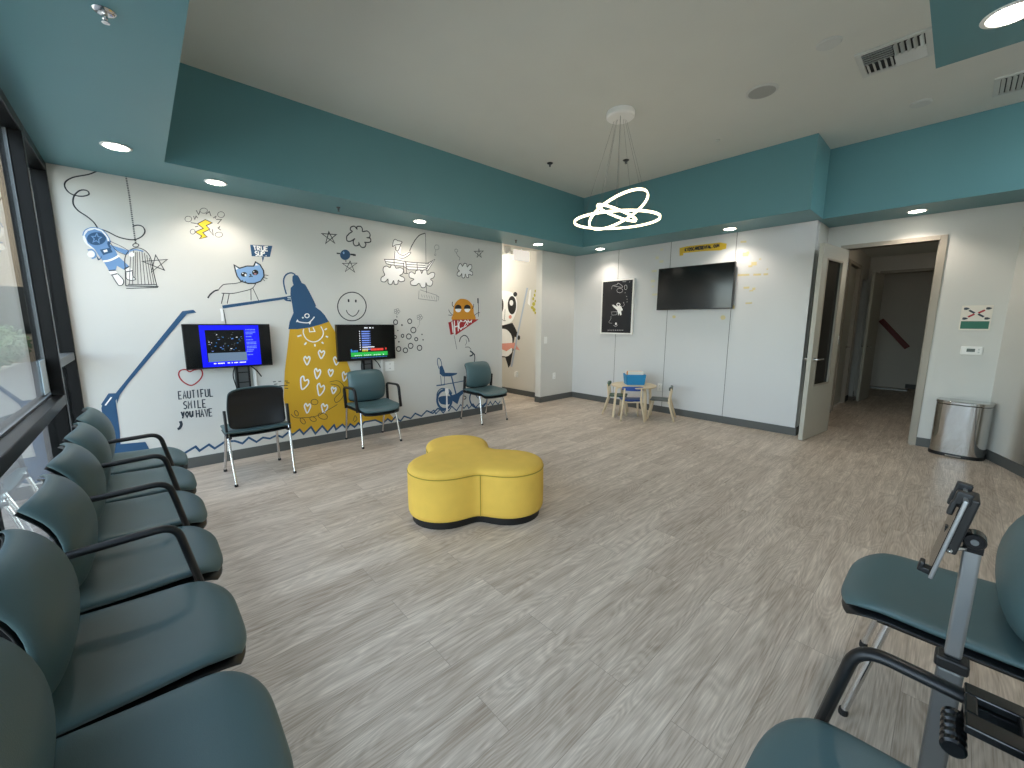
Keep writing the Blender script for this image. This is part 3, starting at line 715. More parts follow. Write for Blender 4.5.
# ------------------------------------------------------------------ room shell
ZS, ZC = 2.598, 3.346
SX, WY, SB = .638, .671, 5.784       # inner edges of the dropped soffit
X2, D, D2, DS2 = 3.65, 6.394, 6.968, 6.368
T = .13
struct(link('floor', B(-4, 7.5, -.12, 14, -.12, 0), 'floor'))
struct(link('ceiling', B(-.2, 7.2, -.2, 7.1, ZC, ZC+.25), 'ceiling'))
bm = bmesh.new()
box(bm, 0, SX, WY, D2, ZS, ZC+.02); box(bm, 0, 6.6, -.1, WY, ZS, ZC+.02); box(bm, SX, X2, SB, D2, ZS, ZC+.02)
box(bm, X2, 6.6, DS2, D2, ZS, ZC+.02); box(bm, 4.64, 6.6, WY, 3.323, ZS, ZC+.02)
struct(link('ceiling_soffit', bm, 'teal'))
box_w = lambda *a: B(*a)
struct(link('wall_left', B(-T, 0, -.1, 4.625, 0, ZC+.2), 'wall'))
struct(link('wall_corner', B(-T, 0, 5.52, D+.1, 0, ZC+.2), 'wall'))
struct(link('wall_back', B(0, 3.6, D, D+.12, 0, ZS+.05), 'panel'))
struct(link('wall_step', B(3.5, 3.605, D+.12, D2+.1, 0, ZS), 'wall'))
for i, x in enumerate((.918, 1.819, 2.728)):
    struct(link('trim_%d' % (i+1), B(x-.003, x+.003, D-.0015, D+.001, .1, ZS), 'base'))
# door wall with its opening
bm = bmesh.new(); DX0, DX1, DZ = 3.80, 4.62, 2.31
box(bm, 3.605, DX0, D2, D2+.12, 0, ZS); box(bm, DX1, 5.17, D2, D2+.12, 0, ZS); box(bm, DX0, DX1, D2, D2+.12, DZ, ZS)
struct(link('wall_door_side', bm, 'wall'))
bm = bmesh.new()
for x0, x1 in ((DX0-.05, DX0+.012), (DX1-.012, DX1+.045)): box(bm, x0, x1, D2-.018, D2+.135, 0, DZ+.05)
box(bm, DX0+.012, DX1-.012, D2-.018, D2+.135, DZ, DZ+.05); box(bm, DX0+.012, DX0+.025, D2+.045, D2+.09, 0, DZ); box(bm, DX1-.025, DX1-.012, D2+.045, D2+.09, 0, DZ)
struct(link('door_1', bm, 'frame', bevel=.003))
# curved right wall
RW = [(5.165,6.968),(5.23,6.80),(5.30,6.62),(5.41,6.32),(5.53,5.95),(5.64,5.5),(5.72,5.0),(5.76,4.4),(5.77,3.6),(5.77,-.1)]
def strip(pts, th, z0, z1, off=0):
    bm = bmesh.new(); P = [Vector(p) for p in pts]; A = []; Bq = []
    for i, p in enumerate(P):
        d = (P[min(i+1,len(P)-1)]-P[max(i-1,0)]).normalized(); n = Vector((-d.y, d.x))
        A.append(p+n*off); Bq.append(p+n*(off+th))
    for i in range(len(P)-1):
        q = [A[i], A[i+1], Bq[i+1], Bq[i]]
        prism(bm, [(v.x,v.y) for v in q], z0, z1)
    bmesh.ops.remove_doubles(bm, verts=bm.verts, dist=1e-5)
    return bm
struct(link('wall_right', strip(RW, .12, 0, ZS), 'wall', smooth=True, autos=30))
struct(link('baseboard_right', strip(RW, -.012, 0, .1), 'base'))
# baseboards
struct(link('baseboard_left', B(0, .012, 0, 4.625, 0, .1), 'base'))
bm = bmesh.new(); box(bm, 0, .012, 5.52, D, 0, .1); box(bm, -T, 0.012, 5.508, 5.52, 0, .1)
struct(link('baseboard_corner', bm, 'base'))
struct(link('baseboard_back', B(.012, 3.605, D-.012, D, 0, .1), 'base'))
bm = bmesh.new(); box(bm, 3.605, 3.617, D-.01, D2, 0, .1); box(bm, 3.617, DX0-.05, D2-.012, D2, 0, .1); box(bm, DX1+.045, 5.16, D2-.012, D2, 0, .1)
struct(link('baseboard_door_side', bm, 'base'))
# corridor behind the mural wall
struct(link('wall_corridor', B(-3.6, -T, 5.794, 5.91, 0, 2.75), 'hallwall'))
bm = bmesh.new(); box(bm, -3.6, -T, 4.45, 4.58, 0, 2.75); box(bm, -3.7, -3.6, 4.45, 5.9, 0, 2.75); box(bm, -T, 0, 4.625, 5.52, ZS, ZC+.2)
struct(link('wall_corridor_near', bm, 'hallwall'))
struct(link('ceiling_corridor', B(-3.7, -T, 4.45, 5.91, 2.72, 2.84), 'ceiling'))
struct(link('baseboard_corridor', B(-3.6, -T, 5.782, 5.794, 0, .1), 'base'))
# hallway behind the open door
bm = bmesh.new(); HX = 3.6
box(bm, HX-.1, HX, 7.09, 7.45, 0, 2.7); box(bm, HX-.1, HX, 8.42, 8.62, 0, 2.7); box(bm, HX-.1, HX, 9.58, 10.0, 0, 2.7); box(bm, HX-.1, HX, 10.55, 12.8, 0, 2.7)
box(bm, HX-.1, HX, 7.45, 8.42, 2.33, 2.7); box(bm, HX-.1, HX, 8.62, 9.58, 2.33, 2.7); box(bm, HX-.1, HX, 10.0, 10.55, 2.2, 2.7)
struct(link('wall_hall_left', bm, 'hallwall'))
struct(link('wall_hall_right', B(4.78, 4.9, 7.09, 12.8, 0, 2.7), 'hallwall'))
bm = bmesh.new(); CY = 10.6
box(bm, HX, 3.80, CY, CY+.1, 0, 2.7); box(bm, 4.46, 4.78, CY, CY+.1, 0, 2.7); box(bm, 3.80, 4.46, CY, CY+.1, 2.31, 2.7)
struct(link('wall_hall_cross', bm, 'hallwall'))
struct(link('wall_hall_end', B(HX, 4.78, 12.7, 12.8, 0, 2.7), 'hallwall'))
struct(link('ceiling_hall', B(HX-.1, 4.9, 7.09, 12.8, 2.62, 2.7), 'ceiling'))
bm = bmesh.new(); box(bm, 4.768, 4.78, 7.09, 12.7, 0, .1); box(bm, 4.47, 4.768, CY-.012, CY, 0, .1); box(bm, HX, HX+.012, 9.62, 9.98, 0, .1)
box(bm, HX, HX+.012, 10.6, 12.7, 0, .1); box(bm, 4.2, 4.768, 12.688, 12.7, 0, .1)
struct(link('baseboard_hall', bm, 'base'))
def jamb(name, y0, y1, z):
    bm = bmesh.new(); box(bm, HX-.11, HX+.02, y0-.05, y0+.01, 0, z+.05); box(bm, HX-.11, HX+.02, y1-.01, y1+.05, 0, z+.05); box(bm, HX-.11, HX+.02, y0+.01, y1-.01, z, z+.05)
    o = struct(link(name, bm, 'frame', bevel=.003))
    l = link('door_panel', B(HX-.08, HX-.04, y0+.01, y1-.01, .01, z), 'door', o)
    bm = bmesh.new(); lathe(bm, [(.026,HX-.04),(.026,HX-.03)], 14, (0,y1-.09,1.0), 'x'); tube(bm, bend([(HX-.03,y1-.09,1.0),(HX+.015,y1-.09,1.0),(HX+.015,y1-.2,1.0)], .015), .008, 8)
    link('door_handle', bm, 'steel', l, smooth=True)
jamb('door_2', 7.45, 8.42, 2.33); jamb('door_3', 8.62, 9.58, 2.33)
struct(link('doorway_shade', B(HX-.1, HX-.08, 10.0, 10.55, 0, 2.2), 'inner_dark'))  # dark sheet in place of the shade inside an open doorway
bm = bmesh.new(); box(bm, 3.76, 3.81, CY-.02, CY+.12, 0, 2.36); box(bm, 4.45, 4.5, CY-.02, CY+.12, 0, 2.36); box(bm, 3.81, 4.45, CY-.02, CY+.12, 2.31, 2.36)
far = struct(link('door_5', bm, 'frame', bevel=.003))
L = link('door_panel', B(-.02, .02, -.64, 0, .01, 2.29), 'door', far, bevel=.002); L.location = (3.815, CY-.025, 0); L.rotation_euler = (0,0,-.1)
bm = bmesh.new()
for s in (-1, 1): tube(bm, bend([(s*.02,-.57,1.0),(s*.06,-.57,1.0),(s*.06,-.46,1.0)], .015), .009, 8)
link('door_handle', bm, 'steel', L, smooth=True)
# stair handrail beyond the far door
o = thing('handrail', 'dark red sloping handrail on the wall beyond the hallway', 'handrail', (3.66,12.66,1.5))
bm = bmesh.new(); p0 = Vector((3.66,12.62,1.49)); p1 = Vector((4.15,12.62,.89)); d = (p1-p0).normalized(); u = Vector((d.z,0,-d.x))
vs = []
for p in (p0, p1):
    for a, b in ((-.05,-.02),(.05,-.02),(.05,.02),(-.05,.02)): vs.append(bm.verts.new(p+u*a+Vector((0,b,0))-Vector(o.location)))
for q in ((0,1,2,3),(7,6,5,4),(0,4,5,1),(1,5,6,2),(2,6,7,3),(3,7,4,0)): bm.faces.new([vs[i] for i in q])
link('rail', bm, 'handrail', o, bevel=.01)
for t in (.2, .8):
    p = p0.lerp(p1, t)-Vector(o.location); link('bracket', tube(bmesh.new(), [p, p+Vector((0,.085,-.03))], .012, 8), 'steel', o)

# the open door leaf
t = thing('open_door', 'open greige door with a tall narrow dark glass panel and steel lever', 'door', (3.815, 6.955, 0), -.128)
DW, DH = .80, 2.295
bm = bmesh.new(); wx0, wx1, wz0, wz1 = -.66, -.17, .66, 2.14     # along local -y
for a in ((-DW, wx0, .012, DH), (wx1, 0, .012, DH), (wx0, wx1, .012, wz0), (wx0, wx1, wz1, DH)): box(bm, -.0225, .0225, a[0], a[1], a[2], a[3])
bmesh.ops.remove_doubles(bm, verts=bm.verts, dist=1e-4)
link('panel', bm, 'door', t)
link('glass_pane', B(-.004, .004, wx0+.012, wx1-.012, wz0+.012, wz1-.012), 'dglass', t)
bm = bmesh.new()
for s in (-1, 1):
    x0, x1 = sorted((s*.018, s*.029))
    for a in ((wx0-.004, wx0+.014, wz0, wz1), (wx1-.014, wx1+.004, wz0, wz1), (wx0+.014, wx1-.014, wz0-.004, wz0+.014), (wx0+.014, wx1-.014, wz1-.014, wz1+.004)): box(bm, x0, x1, *a)
link('glazing_bead', bm, 'frame', t)
for s in (-1, 1):
    bm = bmesh.new(); lathe(bm, [(.027,s*.022),(.027,s*.032)], 18, (0,-DW+.07,.985), 'x'); tube(bm, bend([(s*.03,-DW+.07,.985),(s*.075,-DW+.07,.985),(s*.075,-DW+.2,.985)], .02), .0095, 10)
    link('lever_handle', bm, 'chrome', t, smooth=True, autos=40)
for z in (.25, 1.15, 2.05): link('hinge', lathe(bmesh.new(), [(.009,z),(.009,z+.1)], 10, (.024,.006,0)), 'steel', t)

# ------------------------------------------------------------------ window wall
def win_members():
    bm = bmesh.new()
    for x in (.87, 2.72, 4.55): box(bm, x, x+.05, -.1, 0, 0, ZS)
    box(bm, 0.0, .045, -.085, 0, 0, ZS); box(bm, 5.70, 5.75, -.1, 0, 0, ZS)
    box(bm, .045, .87, -.1, 0, 2.53, ZS); box(bm, .92, 5.70, -.1, 0, 2.53, ZS)
    box(bm, .045, .87, -.1, 0, 0, .1); box(bm, .92, 5.70, -.1, 0, 0, .1)
    for a, b in ((.92,2.72),(2.77,4.55),(4.6,5.7)): box(bm, a, b, -.1, 0, .855, .92)
    return bm
w = struct(link('window_1', win_members(), 'mull', bevel=.004))
bm = bmesh.new(); box(bm, .045, .87, -.09, -.005, 1.09, 1.15)
link('crossbar', bm, 'alu2', w, bevel=.004)
bm = bmesh.new()
for x in (.92, 2.77): box(bm, x, x+.012, -.075, -.06, .93, 2.53)
for a, b in ((.92,2.72),(2.77,4.55)): box(bm, a, b, -.072, -.058, .92, .932)
link('glazing_stop', bm, 'alu2', w)
for a, b, c, d in ((.045,.87,.1,1.09),(.045,.87,1.15,2.53),(.92,2.72,.1,.855),(.92,2.72,.92,2.53),(2.77,4.55,.1,.855),(2.77,4.55,.92,2.53),(4.6,5.7,.1,.855),(4.6,5.7,.92,2.53)):
    link('glass', B(a, b, -.068, -.062, c, d), 'glass', w)
# blue notice on the glass and small white number strip
tag(link('window_sticker', B(.93, 1.12, -.0615, -.0605, .95, 1.16), 'banner'), 'pale blue sheet stuck low on the window glass near the mullion', 'sticker')

# ------------------------------------------------------------------ mural
def catmull(P, closed, n=4):
    out = []; N = len(P)
    rng = range(N) if closed else range(N-1)
    for i in rng:
        g = (lambda k: P[k % N]) if closed else (lambda k: P[max(0, min(N-1, k))])
        p0, p1, p2, p3 = g(i-1), g(i), g(i+1), g(i+2)
        for k in range(n):
            t = k/n
            out.append(tuple(.5*((2*b)+(-a+c)*t+(2*a-5*b+4*c-d)*t*t+(-a+3*b-3*c+d)*t**3) for a, b, c, d in zip(p0,p1,p2,p3)))
    if not closed: out.append(P[-1])
    return out
def decal_mesh(pl, rows):
    bm = bmesh.new(); mats = []
    ax, c = pl
    def V(a, b, off): return bm.verts.new((off, a, b) if ax == 0 else (a, c-off, b))
    for idx, row in enumerate(rows.split('\n')):
        head, col, w, pts = row.split(',', 3)
        k, cl, ly = head[0], head[1] == '1', int(head[2])
        P = [tuple(float(v)/1000 for v in q.split(',')) for q in pts.split(' ')]
        Q = [P[0]]
        for p in P[1:]:
            if abs(p[0]-Q[-1][0])+abs(p[1]-Q[-1][1]) > .0005: Q.append(p)
        P = Q
        if 'ink_'+col not in mats: mats.append('ink_'+col)
        mi = mats.index('ink_'+col); off = .0012+ly*.0007+idx*.000012
        if k in 'pq':
            if k == 'q': P = catmull(P, True)
            vs = [V(a, b, off) for a, b in P]
            for tri in tessellate_polygon([[Vector((a,b,0)) for a, b in P]]):
                try: bm.faces.new([vs[i] for i in tri]).material_index = mi
                except ValueError: pass
        else:
            if k == 's' and len(P) > 2: P = catmull(P, cl)
            N = len(P); h = float(w)/2000; A = []; Bq = []
            if N < 2: continue
            for i in range(N):
                a = P[i-1] if (cl or i > 0) else None; b = P[(i+1) % N] if (cl or i < N-1) else None
                d1 = Vector((P[i][0]-a[0], P[i][1]-a[1])) if a else None; d2 = Vector((b[0]-P[i][0], b[1]-P[i][1])) if b else None
                if d1 is None: d1 = d2
                if d2 is None: d2 = d1
                if d1.length < 1e-6: d1 = d2
                if d2.length < 1e-6: d2 = d1
                d1.normalize(); d2.normalize(); n1 = Vector((-d1.y,d1.x)); n2 = Vector((-d2.y,d2.x)); n = n1+n2
                if n.length < .2: n = n1.copy()
                n.normalize(); m = min(1/max(n.dot(n1), .35), 2.2)
                A.append(V(P[i][0]+n.x*h*m, P[i][1]+n.y*h*m, off)); Bq.append(V(P[i][0]-n.x*h*m, P[i][1]-n.y*h*m, off))
            for i in range(N if cl else N-1):
                j = (i+1) % N
                try: bm.faces.new((A[i],A[j],Bq[j],Bq[i])).material_index = mi
                except ValueError: pass
    return bm, mats
POSTER = None
for name, label, cat, pl, rows in MURAL:
    if name == 'POSTER': POSTER = (pl, rows); continue
    bm, mats = decal_mesh(pl, rows)
    tag(link(name, bm, mats), label, cat)

# ------------------------------------------------------------------ framed poster
t = thing('framed_poster', 'white framed dark astronaut poster on the panelled wall', 'poster', (.94,D-.025,1.665))
bm = bmesh.new(); a, b = .31, .45
for q in ((-a,a,b-.022,b),(-a,a,-b,-b+.022),(-a,-a+.022,-b+.022,b-.022),(a-.022,a,-b+.022,b-.022)): box(bm, q[0], q[1], -.02, .022, q[2], q[3])
link('frame', bm, 'whitep', t, bevel=.002)
pp = link('print', B(-a+.022, a-.022, -.012, .0, -b+.022, b-.022), 'postermat', t)
bm, mats = decal_mesh(POSTER[0], POSTER[1])
for v in bm.verts: v.co -= Vector((.94, D-.025, 1.665)); v.co.y = -.0125-(.006-(v.co.y+.0)-.02)*.05
for v in bm.verts: v.co.x = max(-a+.03, min(a-.03, v.co.x))
link('drawing', bm, mats, pp)

# ------------------------------------------------------------------ televisions
def slabpoly(bm, w, h, items, y, mats, ax):
    """items: (u0,v0,u1,v1,col) in 0..1 from top-left, on the screen face"""
    for u0, v0, u1, v1, c in items:
        if c not in mats: mats.append(c)
        vs = []
        for u, v in ((u0,v0),(u1,v0),(u1,v1),(u0,v1)): vs.append(bm.verts.new(((u-.5)*w, y, (.5-v)*h)))
        bm.faces.new(vs).material_index = mats.index(c)
def emat(name, col, s=1.0):
    M[name] = mat(name, (4,4,4), .15, emit=col, es=s)
for n, c, s in (('em_blue',(15,20,250),.95),('em_black',(5,6,8),.4),('em_grey',(110,135,160),.75),('em_white',(235,240,250),1.1),('em_lblue',(120,150,235),.9),
                ('em_green',(40,175,70),.9),('em_red',(220,70,60),1),('em_yel',(220,200,60),1),('em_cyan',(60,140,220),.9),('em_dim',(120,130,130),.6)): emat(n, c, s)
def tv(label, loc, rz, w, h, items, tilt=0):
    """front faces local -y"""
    t = thing('television', label, 'television', loc, rz)
    if tilt: t.rotation_euler = (tilt, 0, rz)
    link('housing', B(-w/2, w/2, -.018, .03, -h/2, h/2), 'tvb', t, bevel=.004)
    link('rear_cover', B(-w*.3, w*.3, .03, .065, -h*.38, h*.3), 'tvb', t, bevel=.01)
    s = link('screen', B(-w/2+.009, w/2-.009, -.0205, -.018, -h/2+.014, h/2-.009), 'tvs', t)
    if items:
        bm = bmesh.new(); mats = []
        base = [i for i in items if len(i) == 5]
        for k, it in enumerate(base): slabpoly(bm, w-.02, h-.024, [it], -.0209-.0002*min(k, 3)-(.0001 if k > 3 else 0), mats, 0)
        link('display_picture', bm, mats, s)
    return t
R = random.Random(3)
it = [(.165,.0,.865,.99,'em_blue'),(.225,.11,.68,.87,'em_black'),(.235,.66,.69,.87,'em_grey')]
for k in range(46):
    u = R.uniform(.24,.65); v = R.uniform(.16,.62); it.append((u,v,u+R.choice([.008,.012,.02]),v+.014,R.choice(['em_dim','em_dim','em_lblue','em_white','em_cyan'])))
for k, (v, ww) in enumerate([(.10,.12),(.16,.11),(.20,.08),(.27,.07),(.35,.08),(.41,.11),(.45,.11),(.51,.12),(.55,.11),(.6,.08),(.64,.06),(.72,.07)]):
    u = .70; 
    while u < .70+ww: it.append((u,v,u+.013,v+.022,'em_lblue')); u += .018
u = .29
while u < .68:
    if R.random() < .75: it.append((u,.9,u+.012,.925,'em_white'))
    u += .016
tv('wall television showing a bright blue game screen', (.095,1.038,1.168), PI/2, .70, .42, it)
it = []
for k in range(10):
    v = .09+k*.066
    if k == 0:
        for u in (.455,.475,.495,.54,.56,.6): it.append((u,.05,u+.014,.085,'em_white'))
        continue
    it.append((.36,v,.372,v+.03,'em_white')); 
    u = .40
    while u < .52: it.append((u,v,u+.017,v+.035,'em_lblue')); u += .019
    it.append((.54,v,.552,v+.03,'em_lblue'))
u = .40
while u < .62: it.append((u,.62,u+.016,.648,'em_white')); u += .02
for u in (.2,.225,.25,.275,.3): it.append((u,.72 if u > .21 else .68,u+.018,.77,'em_cyan'))
for u in (.4,.425,.455,.48): it.append((u,.68,u+.016,.76,'em_yel'))
for k in range(9): it.append((.55+k*.026,.68,.572+k*.026,.745,'em_red'))
it.append((.82,.67,.84,.73,'em_red')); it.append((.2,.78,.86,.9,'em_green'))
for k in range(16):
    if k % 5 != 4: it.append((.26+k*.034,.86,.28+k*.034,.885,'em_white'))
for k in range(24): it.append((.205+k*.027,.93,.222+k*.027,.945,'em_cyan'))
tv('wall television with a dark score list and green bar', (.095,2.40,1.16), PI/2, .705, .425, it)
tv('large dark switched off television on the panelled wall', (2.225,D-.07,1.905), 0, 1.08, .615, [])
# mounts, cables, boxes below the two mural televisions
for y, lab in ((1.13,'grey wall bracket with black straps under the blue game television'), (2.42,'grey wall bracket and cables under the score list television')):
    t = thing('wall_bracket', lab, 'bracket', (0,y,.93))
    link('plate', B(.001, .028, -.065, .065, -.2, .15), 'alu2', t, bevel=.003)
    for s in (-.055, .045): link('strap', B(.028, .04, s, s+.018, -.19, .2), 'plas', t)
    for z in (-.04, -.14): link('crossbar', B(.028, .036, -.037, .045, z, z+.01), 'plas', t)
    bm = bmesh.new(); b2 = bmesh.new()
    tube(bm, bend([(.03,-.05,.05),(.05,-.09,-.05),(.04,-.06,-.2),(.03,.0,-.27),(.03,.06,-.22)], .05), .005, 8)
    tube(b2, bend([(.03,.05,.05),(.05,.12,-.02),(.04,.16,-.09)], .05), .006, 8)
    link('cable', bm, 'plas', t, smooth=True); link('cable', b2, 'plas', t, smooth=True)
tag(link('cable_cover', B(.001, .022, 1.222, 1.25, .62, .93), 'whitep', bevel=.003), 'white vertical cable cover under the blue game television', 'cable cover')
tag(link('cable_cover', B(.001, .022, 2.598, 2.625, .55, .95), 'whitep', bevel=.003), 'white vertical cable cover beside the second television outlet', 'cable cover')
def outlet(label, loc, rz, w=.075, h=.118, kind='outlet'):
    t = thing('wall_'+kind, label, kind, loc, rz)
    link('cover_plate', B(-w/2, w/2, -.007, 0, -h/2, h/2), 'whitep', t, bevel=.002)
    if kind == 'outlet':
        for z in (-.028, .028): 
            bm = B(-.017, .017, -.009, -.007, z-.014, z+.014)
            for s in (-.006, .006): box(bm, s-.0015, s+.0015, -.0095, -.009, z-.006, z+.006, 1)
            link('socket', bm, ['whitep','plas'], t)
    else:
        link('rocker', B(-.016, .016, -.012, -.007, -.033, .033), 'whitep', t, bevel=.002)
    return t
outlet('white double outlet plate right of the score list television', (0,2.72,.845), PI/2, .12)
outlet('white outlet in the corner wall near the floor', (0,5.87,.45), PI/2)
outlet('white light switch on the corner wall', (0,5.63,1.1), PI/2, kind='switch')
outlet('white outlet behind the children table', (1.77,D,.4), 0)
t = outlet('white outlet below the panda on the corridor wall', (-.9,5.794,.40), 0)
link('plug_adapter', B(-.03, .03, -.05, -.0095, -.05, .04), 'whitep', t, bevel=.006)

# ------------------------------------------------------------------ door-wall items
t = thing('wall_notice', 'white notice with crossed hand shapes and a green block', 'sign', (4.96,D2,1.467))
link('sheet', B(-.11, .11, -.004, 0, -.13, .13), 'paper', t)
link('green_block', B(-.1, .1, -.005, -.004, -.115, -.035), 'sign_green', t)
bm = bmesh.new(); mm = []
for sx, sz, c in ((-1,1,0),(1,1,1),(-1,-1,1),(1,-1,0)):
    cx, cz = 0, .045
    pts = [(cx+sx*.008,cz+sz*.012),(cx+sx*.05,cz+sz*.042),(cx+sx*.06,cz+sz*.028),(cx+sx*.018,cz-sz*.002)]
    f = bm.faces.new([bm.verts.new((x,-.0055,z)) for x, z in pts]); f.material_index = c
    ring = [(cx+sx*.078+.02*math.cos(a)*(1+.25*math.cos(3*a)), cz+sz*.052+.013*math.sin(a)) for a in [k*PI/6 for k in range(12)]]
    f = bm.faces.new([bm.verts.new((x,-.0055,z)) for x, z in ring]); f.material_index = 0
link('hand_symbols', bm, ['ink_slate','ink_red'], t)
struct(link('trim_4', B(3.66, 4.26, 12.2, 12.5, 0, .012), 'alu'))  # metal strip added to stand for a bright reflection on the floor
t = thing('thermostat', 'white wall thermostat below the notice', 'thermostat', (4.97,D2,1.12))
link('housing', B(-.08, .08, -.03, 0, -.045, .045), 'whitep', t, bevel=.01, segs=3)
link('display', B(-.035, .025, -.0315, -.03, -.012, .022), 'lcd', t)
for z in (-.014, .014): link('button', lathe(bmesh.new(), [(.008,-.033),(.008,-.028)], 12, (.052,0,z), 'y'), 'vent', t)

# stainless step bin
t = thing('trash_can', 'stainless steel step bin in the corner beside the doorway', 'trash can', (4.985,6.83,0), -.12)
def dshape(w, d0, d1, n=20):
    P = [(w/2, d0), (-w/2, d0)]
    for k in range(n+1):
        a = PI+PI*k/n; P.append((w/2*math.copysign(abs(math.cos(a))**.55, math.cos(a)), -.02+d1*math.copysign(abs(math.sin(a))**.8, math.sin(a))))
    return P
link('body', prism(bmesh.new(), dshape(.41, .1, .15), .035, .555), 'steel', t, smooth=True, autos=40)
link('base_ring', prism(bmesh.new(), dshape(.418, .102, .155), .0, .035), 'plas', t, smooth=True, autos=40)
link('lid', prism(bmesh.new(), dshape(.415, .1, .153), .56, .595), 'steel', t, smooth=True, autos=40, bevel=.008)
link('rear_housing', B(-.2, .2, .1, .125, .0, .59), 'plas', t, bevel=.008)
link('pedal', B(-.06, .06, -.2, -.15, .012, .024), 'steel', t, bevel=.004)

# ------------------------------------------------------------------ ceiling items
LIGHTS = [(.78,.412,'recessed downlight in the soffit nearest the window corner'),(.36,1.02,'recessed downlight above the lightning bolt decal'),
 (.36,3.01,'recessed downlight above the fisherman decal'),(.336,5.07,'recessed downlight above the corridor opening'),
 (.764,6.08,'recessed downlight above the framed poster'),(2.735,6.11,'recessed downlight above the large television'),
 (4.41,6.68,'recessed downlight above the doorway'),(4.853,3.037,'recessed downlight in the near soffit at the upper right')]
first = None
for x, y, lab in LIGHTS:
    if first is None:
        t = thing('downlight', lab, 'ceiling light', (x,y,ZS), 0, 'recessed downlights in the teal soffit')
        bm = lathe(bmesh.new(), [(.068,-.0005),(.082,-.0005),(.084,-.004),(.078,-.007),(.068,-.006)], 32)
        link('trim_ring', bm, 'whitep', t, smooth=True)
        link('lens', lathe(bmesh.new(), [(.066,-.006),(.066,-.0075),(.05,-.009)], 32), 'lens', t)
        first = t
    else: dup(first, (x,y,ZS), 0, lab)
    ld = bpy.data.lights.new('downlight_lamp', 'SPOT'); ld.energy = LAMP; ld.color = (1,.885,.77); ld.spot_size = math.radians(132); ld.spot_blend = .6; ld.shadow_soft_size = .05
    lo = bpy.data.objects.new('downlight_lamp', ld); COL.objects.link(lo); lo.location = (x,y,ZS-.02); lo['kind'] = 'helper'
def sprinkler(x, y, z, lab, m='chrome', s=1):
    t = thing('sprinkler_head', lab, 'sprinkler', (x,y,z))
    link('escutcheon', lathe(bmesh.new(), [(.04*s,0),(.042*s,-.003),(.034*s,-.01),(.02*s,-.012)], 24), m, t, smooth=True, autos=50)
    bm = lathe(bmesh.new(), [(.009,-.01),(.009,-.03),(.006,-.034)], 12)
    for sg in (-1, 1): tube(bm, [(sg*.009,0,-.018),(sg*.014,0,-.026),(sg*.010,0,-.036),(0,0,-.04)], .0028, 6)
    lathe(bm, [(.002,-.039),(.013,-.0405),(.013,-.043),(.002,-.044)], 16)
    link('nozzle', bm, m if m == 'chrome' else 'alu2', t)
    return t
sprinkler(2.467,.43,ZS,'chrome sprinkler head on the soffit at the top left', 'chrome', .85)
sprinkler(.30,2.08,ZS,'small sprinkler head on the soffit above the two star decals', 'alu2', .5)
sprinkler(.33,4.61,ZS,'small sprinkler head on the soffit beside the corridor opening', 'alu2', .5)
sprinkler(1.229,4.341,ZC,'dark sprinkler head on the ceiling left of the pendant', 'plas', .9)
sprinkler(1.916,4.944,ZC,'dark sprinkler head on the ceiling behind the pendant cables', 'plas', .9)
def disc(name, lab, cat, x, y, z, r, m, dots=False):
    t = thing(name, lab, cat, (x,y,z))
    link('rim', lathe(bmesh.new(), [(r,0),(r,-.006),(r*.9,-.012),(r*.86,-.011)], 32), 'vent', t, smooth=True, autos=40)
    link('face', lathe(bmesh.new(), [(r*.86,-.006),(r*.84,-.0125),(r*.3,-.013)], 32), m, t, smooth=True, autos=40)
disc('ceiling_speaker','round grey ceiling speaker right of the pendant','speaker',3.503,4.499,ZC,.12,'speaker')
disc('blank_cover','round white ceiling cover near the slatted vent','cover',4.013,4.177,ZC,.075,'vent')
disc('blank_cover','round white ceiling cover between the two vents','cover',4.399,5.746,ZC,.075,'vent')
disc('blank_cover','tiny white ceiling cover above the television soffit','cover',2.88,5.19,ZC,.02,'vent')
def vent(lab, x0, x1, y0, y1, two):
    cx, cy = (x0+x1)/2, (y0+y1)/2; w, h = (x1-x0)/2, (y1-y0)/2
    t = thing('ceiling_vent', lab, 'vent', (cx,cy,ZC))
    bm = bmesh.new(); f = .035
    for q in ((-w,w,-h,-h+f),(-w,w,h-f,h),(-w,-w+f,-h+f,h-f),(w-f,w,-h+f,h-f)): box(bm, q[0], q[1], q[2], q[3], -.012, 0)
    link('frame', bm, 'vent', t, bevel=.003)
    link('backing', B(-w+f, w-f, -h+f, h-f, -.003, -.001), 'inner_dark', t)
    def slats(x0, x1, y0, y1, along, tilt):
        bm = bmesh.new(); n = max(2, int(((y1-y0) if along == 'x' else (x1-x0))/.028))
        for k in range(n):
            if along == 'x':
                yy = y0+(k+.5)*(y1-y0)/n; m = Matrix.Translation((0,yy,-.012)) @ Matrix.Rotation(tilt, 4, 'X'); box(bm, x0, x1, -.0125, .0125, -.001, .001, mtx=m)
            else:
                xx = x0+(k+.5)*(x1-x0)/n; m = Matrix.Translation((xx,0,-.012)) @ Matrix.Rotation(tilt, 4, 'Y'); box(bm, -.0125, .0125, y0, y1, -.001, .001, mtx=m)
        link('slat_bank', bm, 'vent', t)
    if two:
        slats(-w+f, 0, -h+f, 0, 'x', .8); slats(0, w-f, -h+f, 0, 'y', -.8); slats(-w+f, 0, 0, h-f, 'y', .8); slats(0, w-f, 0, h-f, 'x', -.8)
    else: slats(-w+f, w-f, -h+f, h-f, 'y', .5)
vent('square ceiling vent with four banks of angled slats', 4.11, 4.51, 4.47, 4.87, True)
vent('ceiling vent with fine slats at the right edge', 4.82, 5.22, 5.66, 6.05, False)

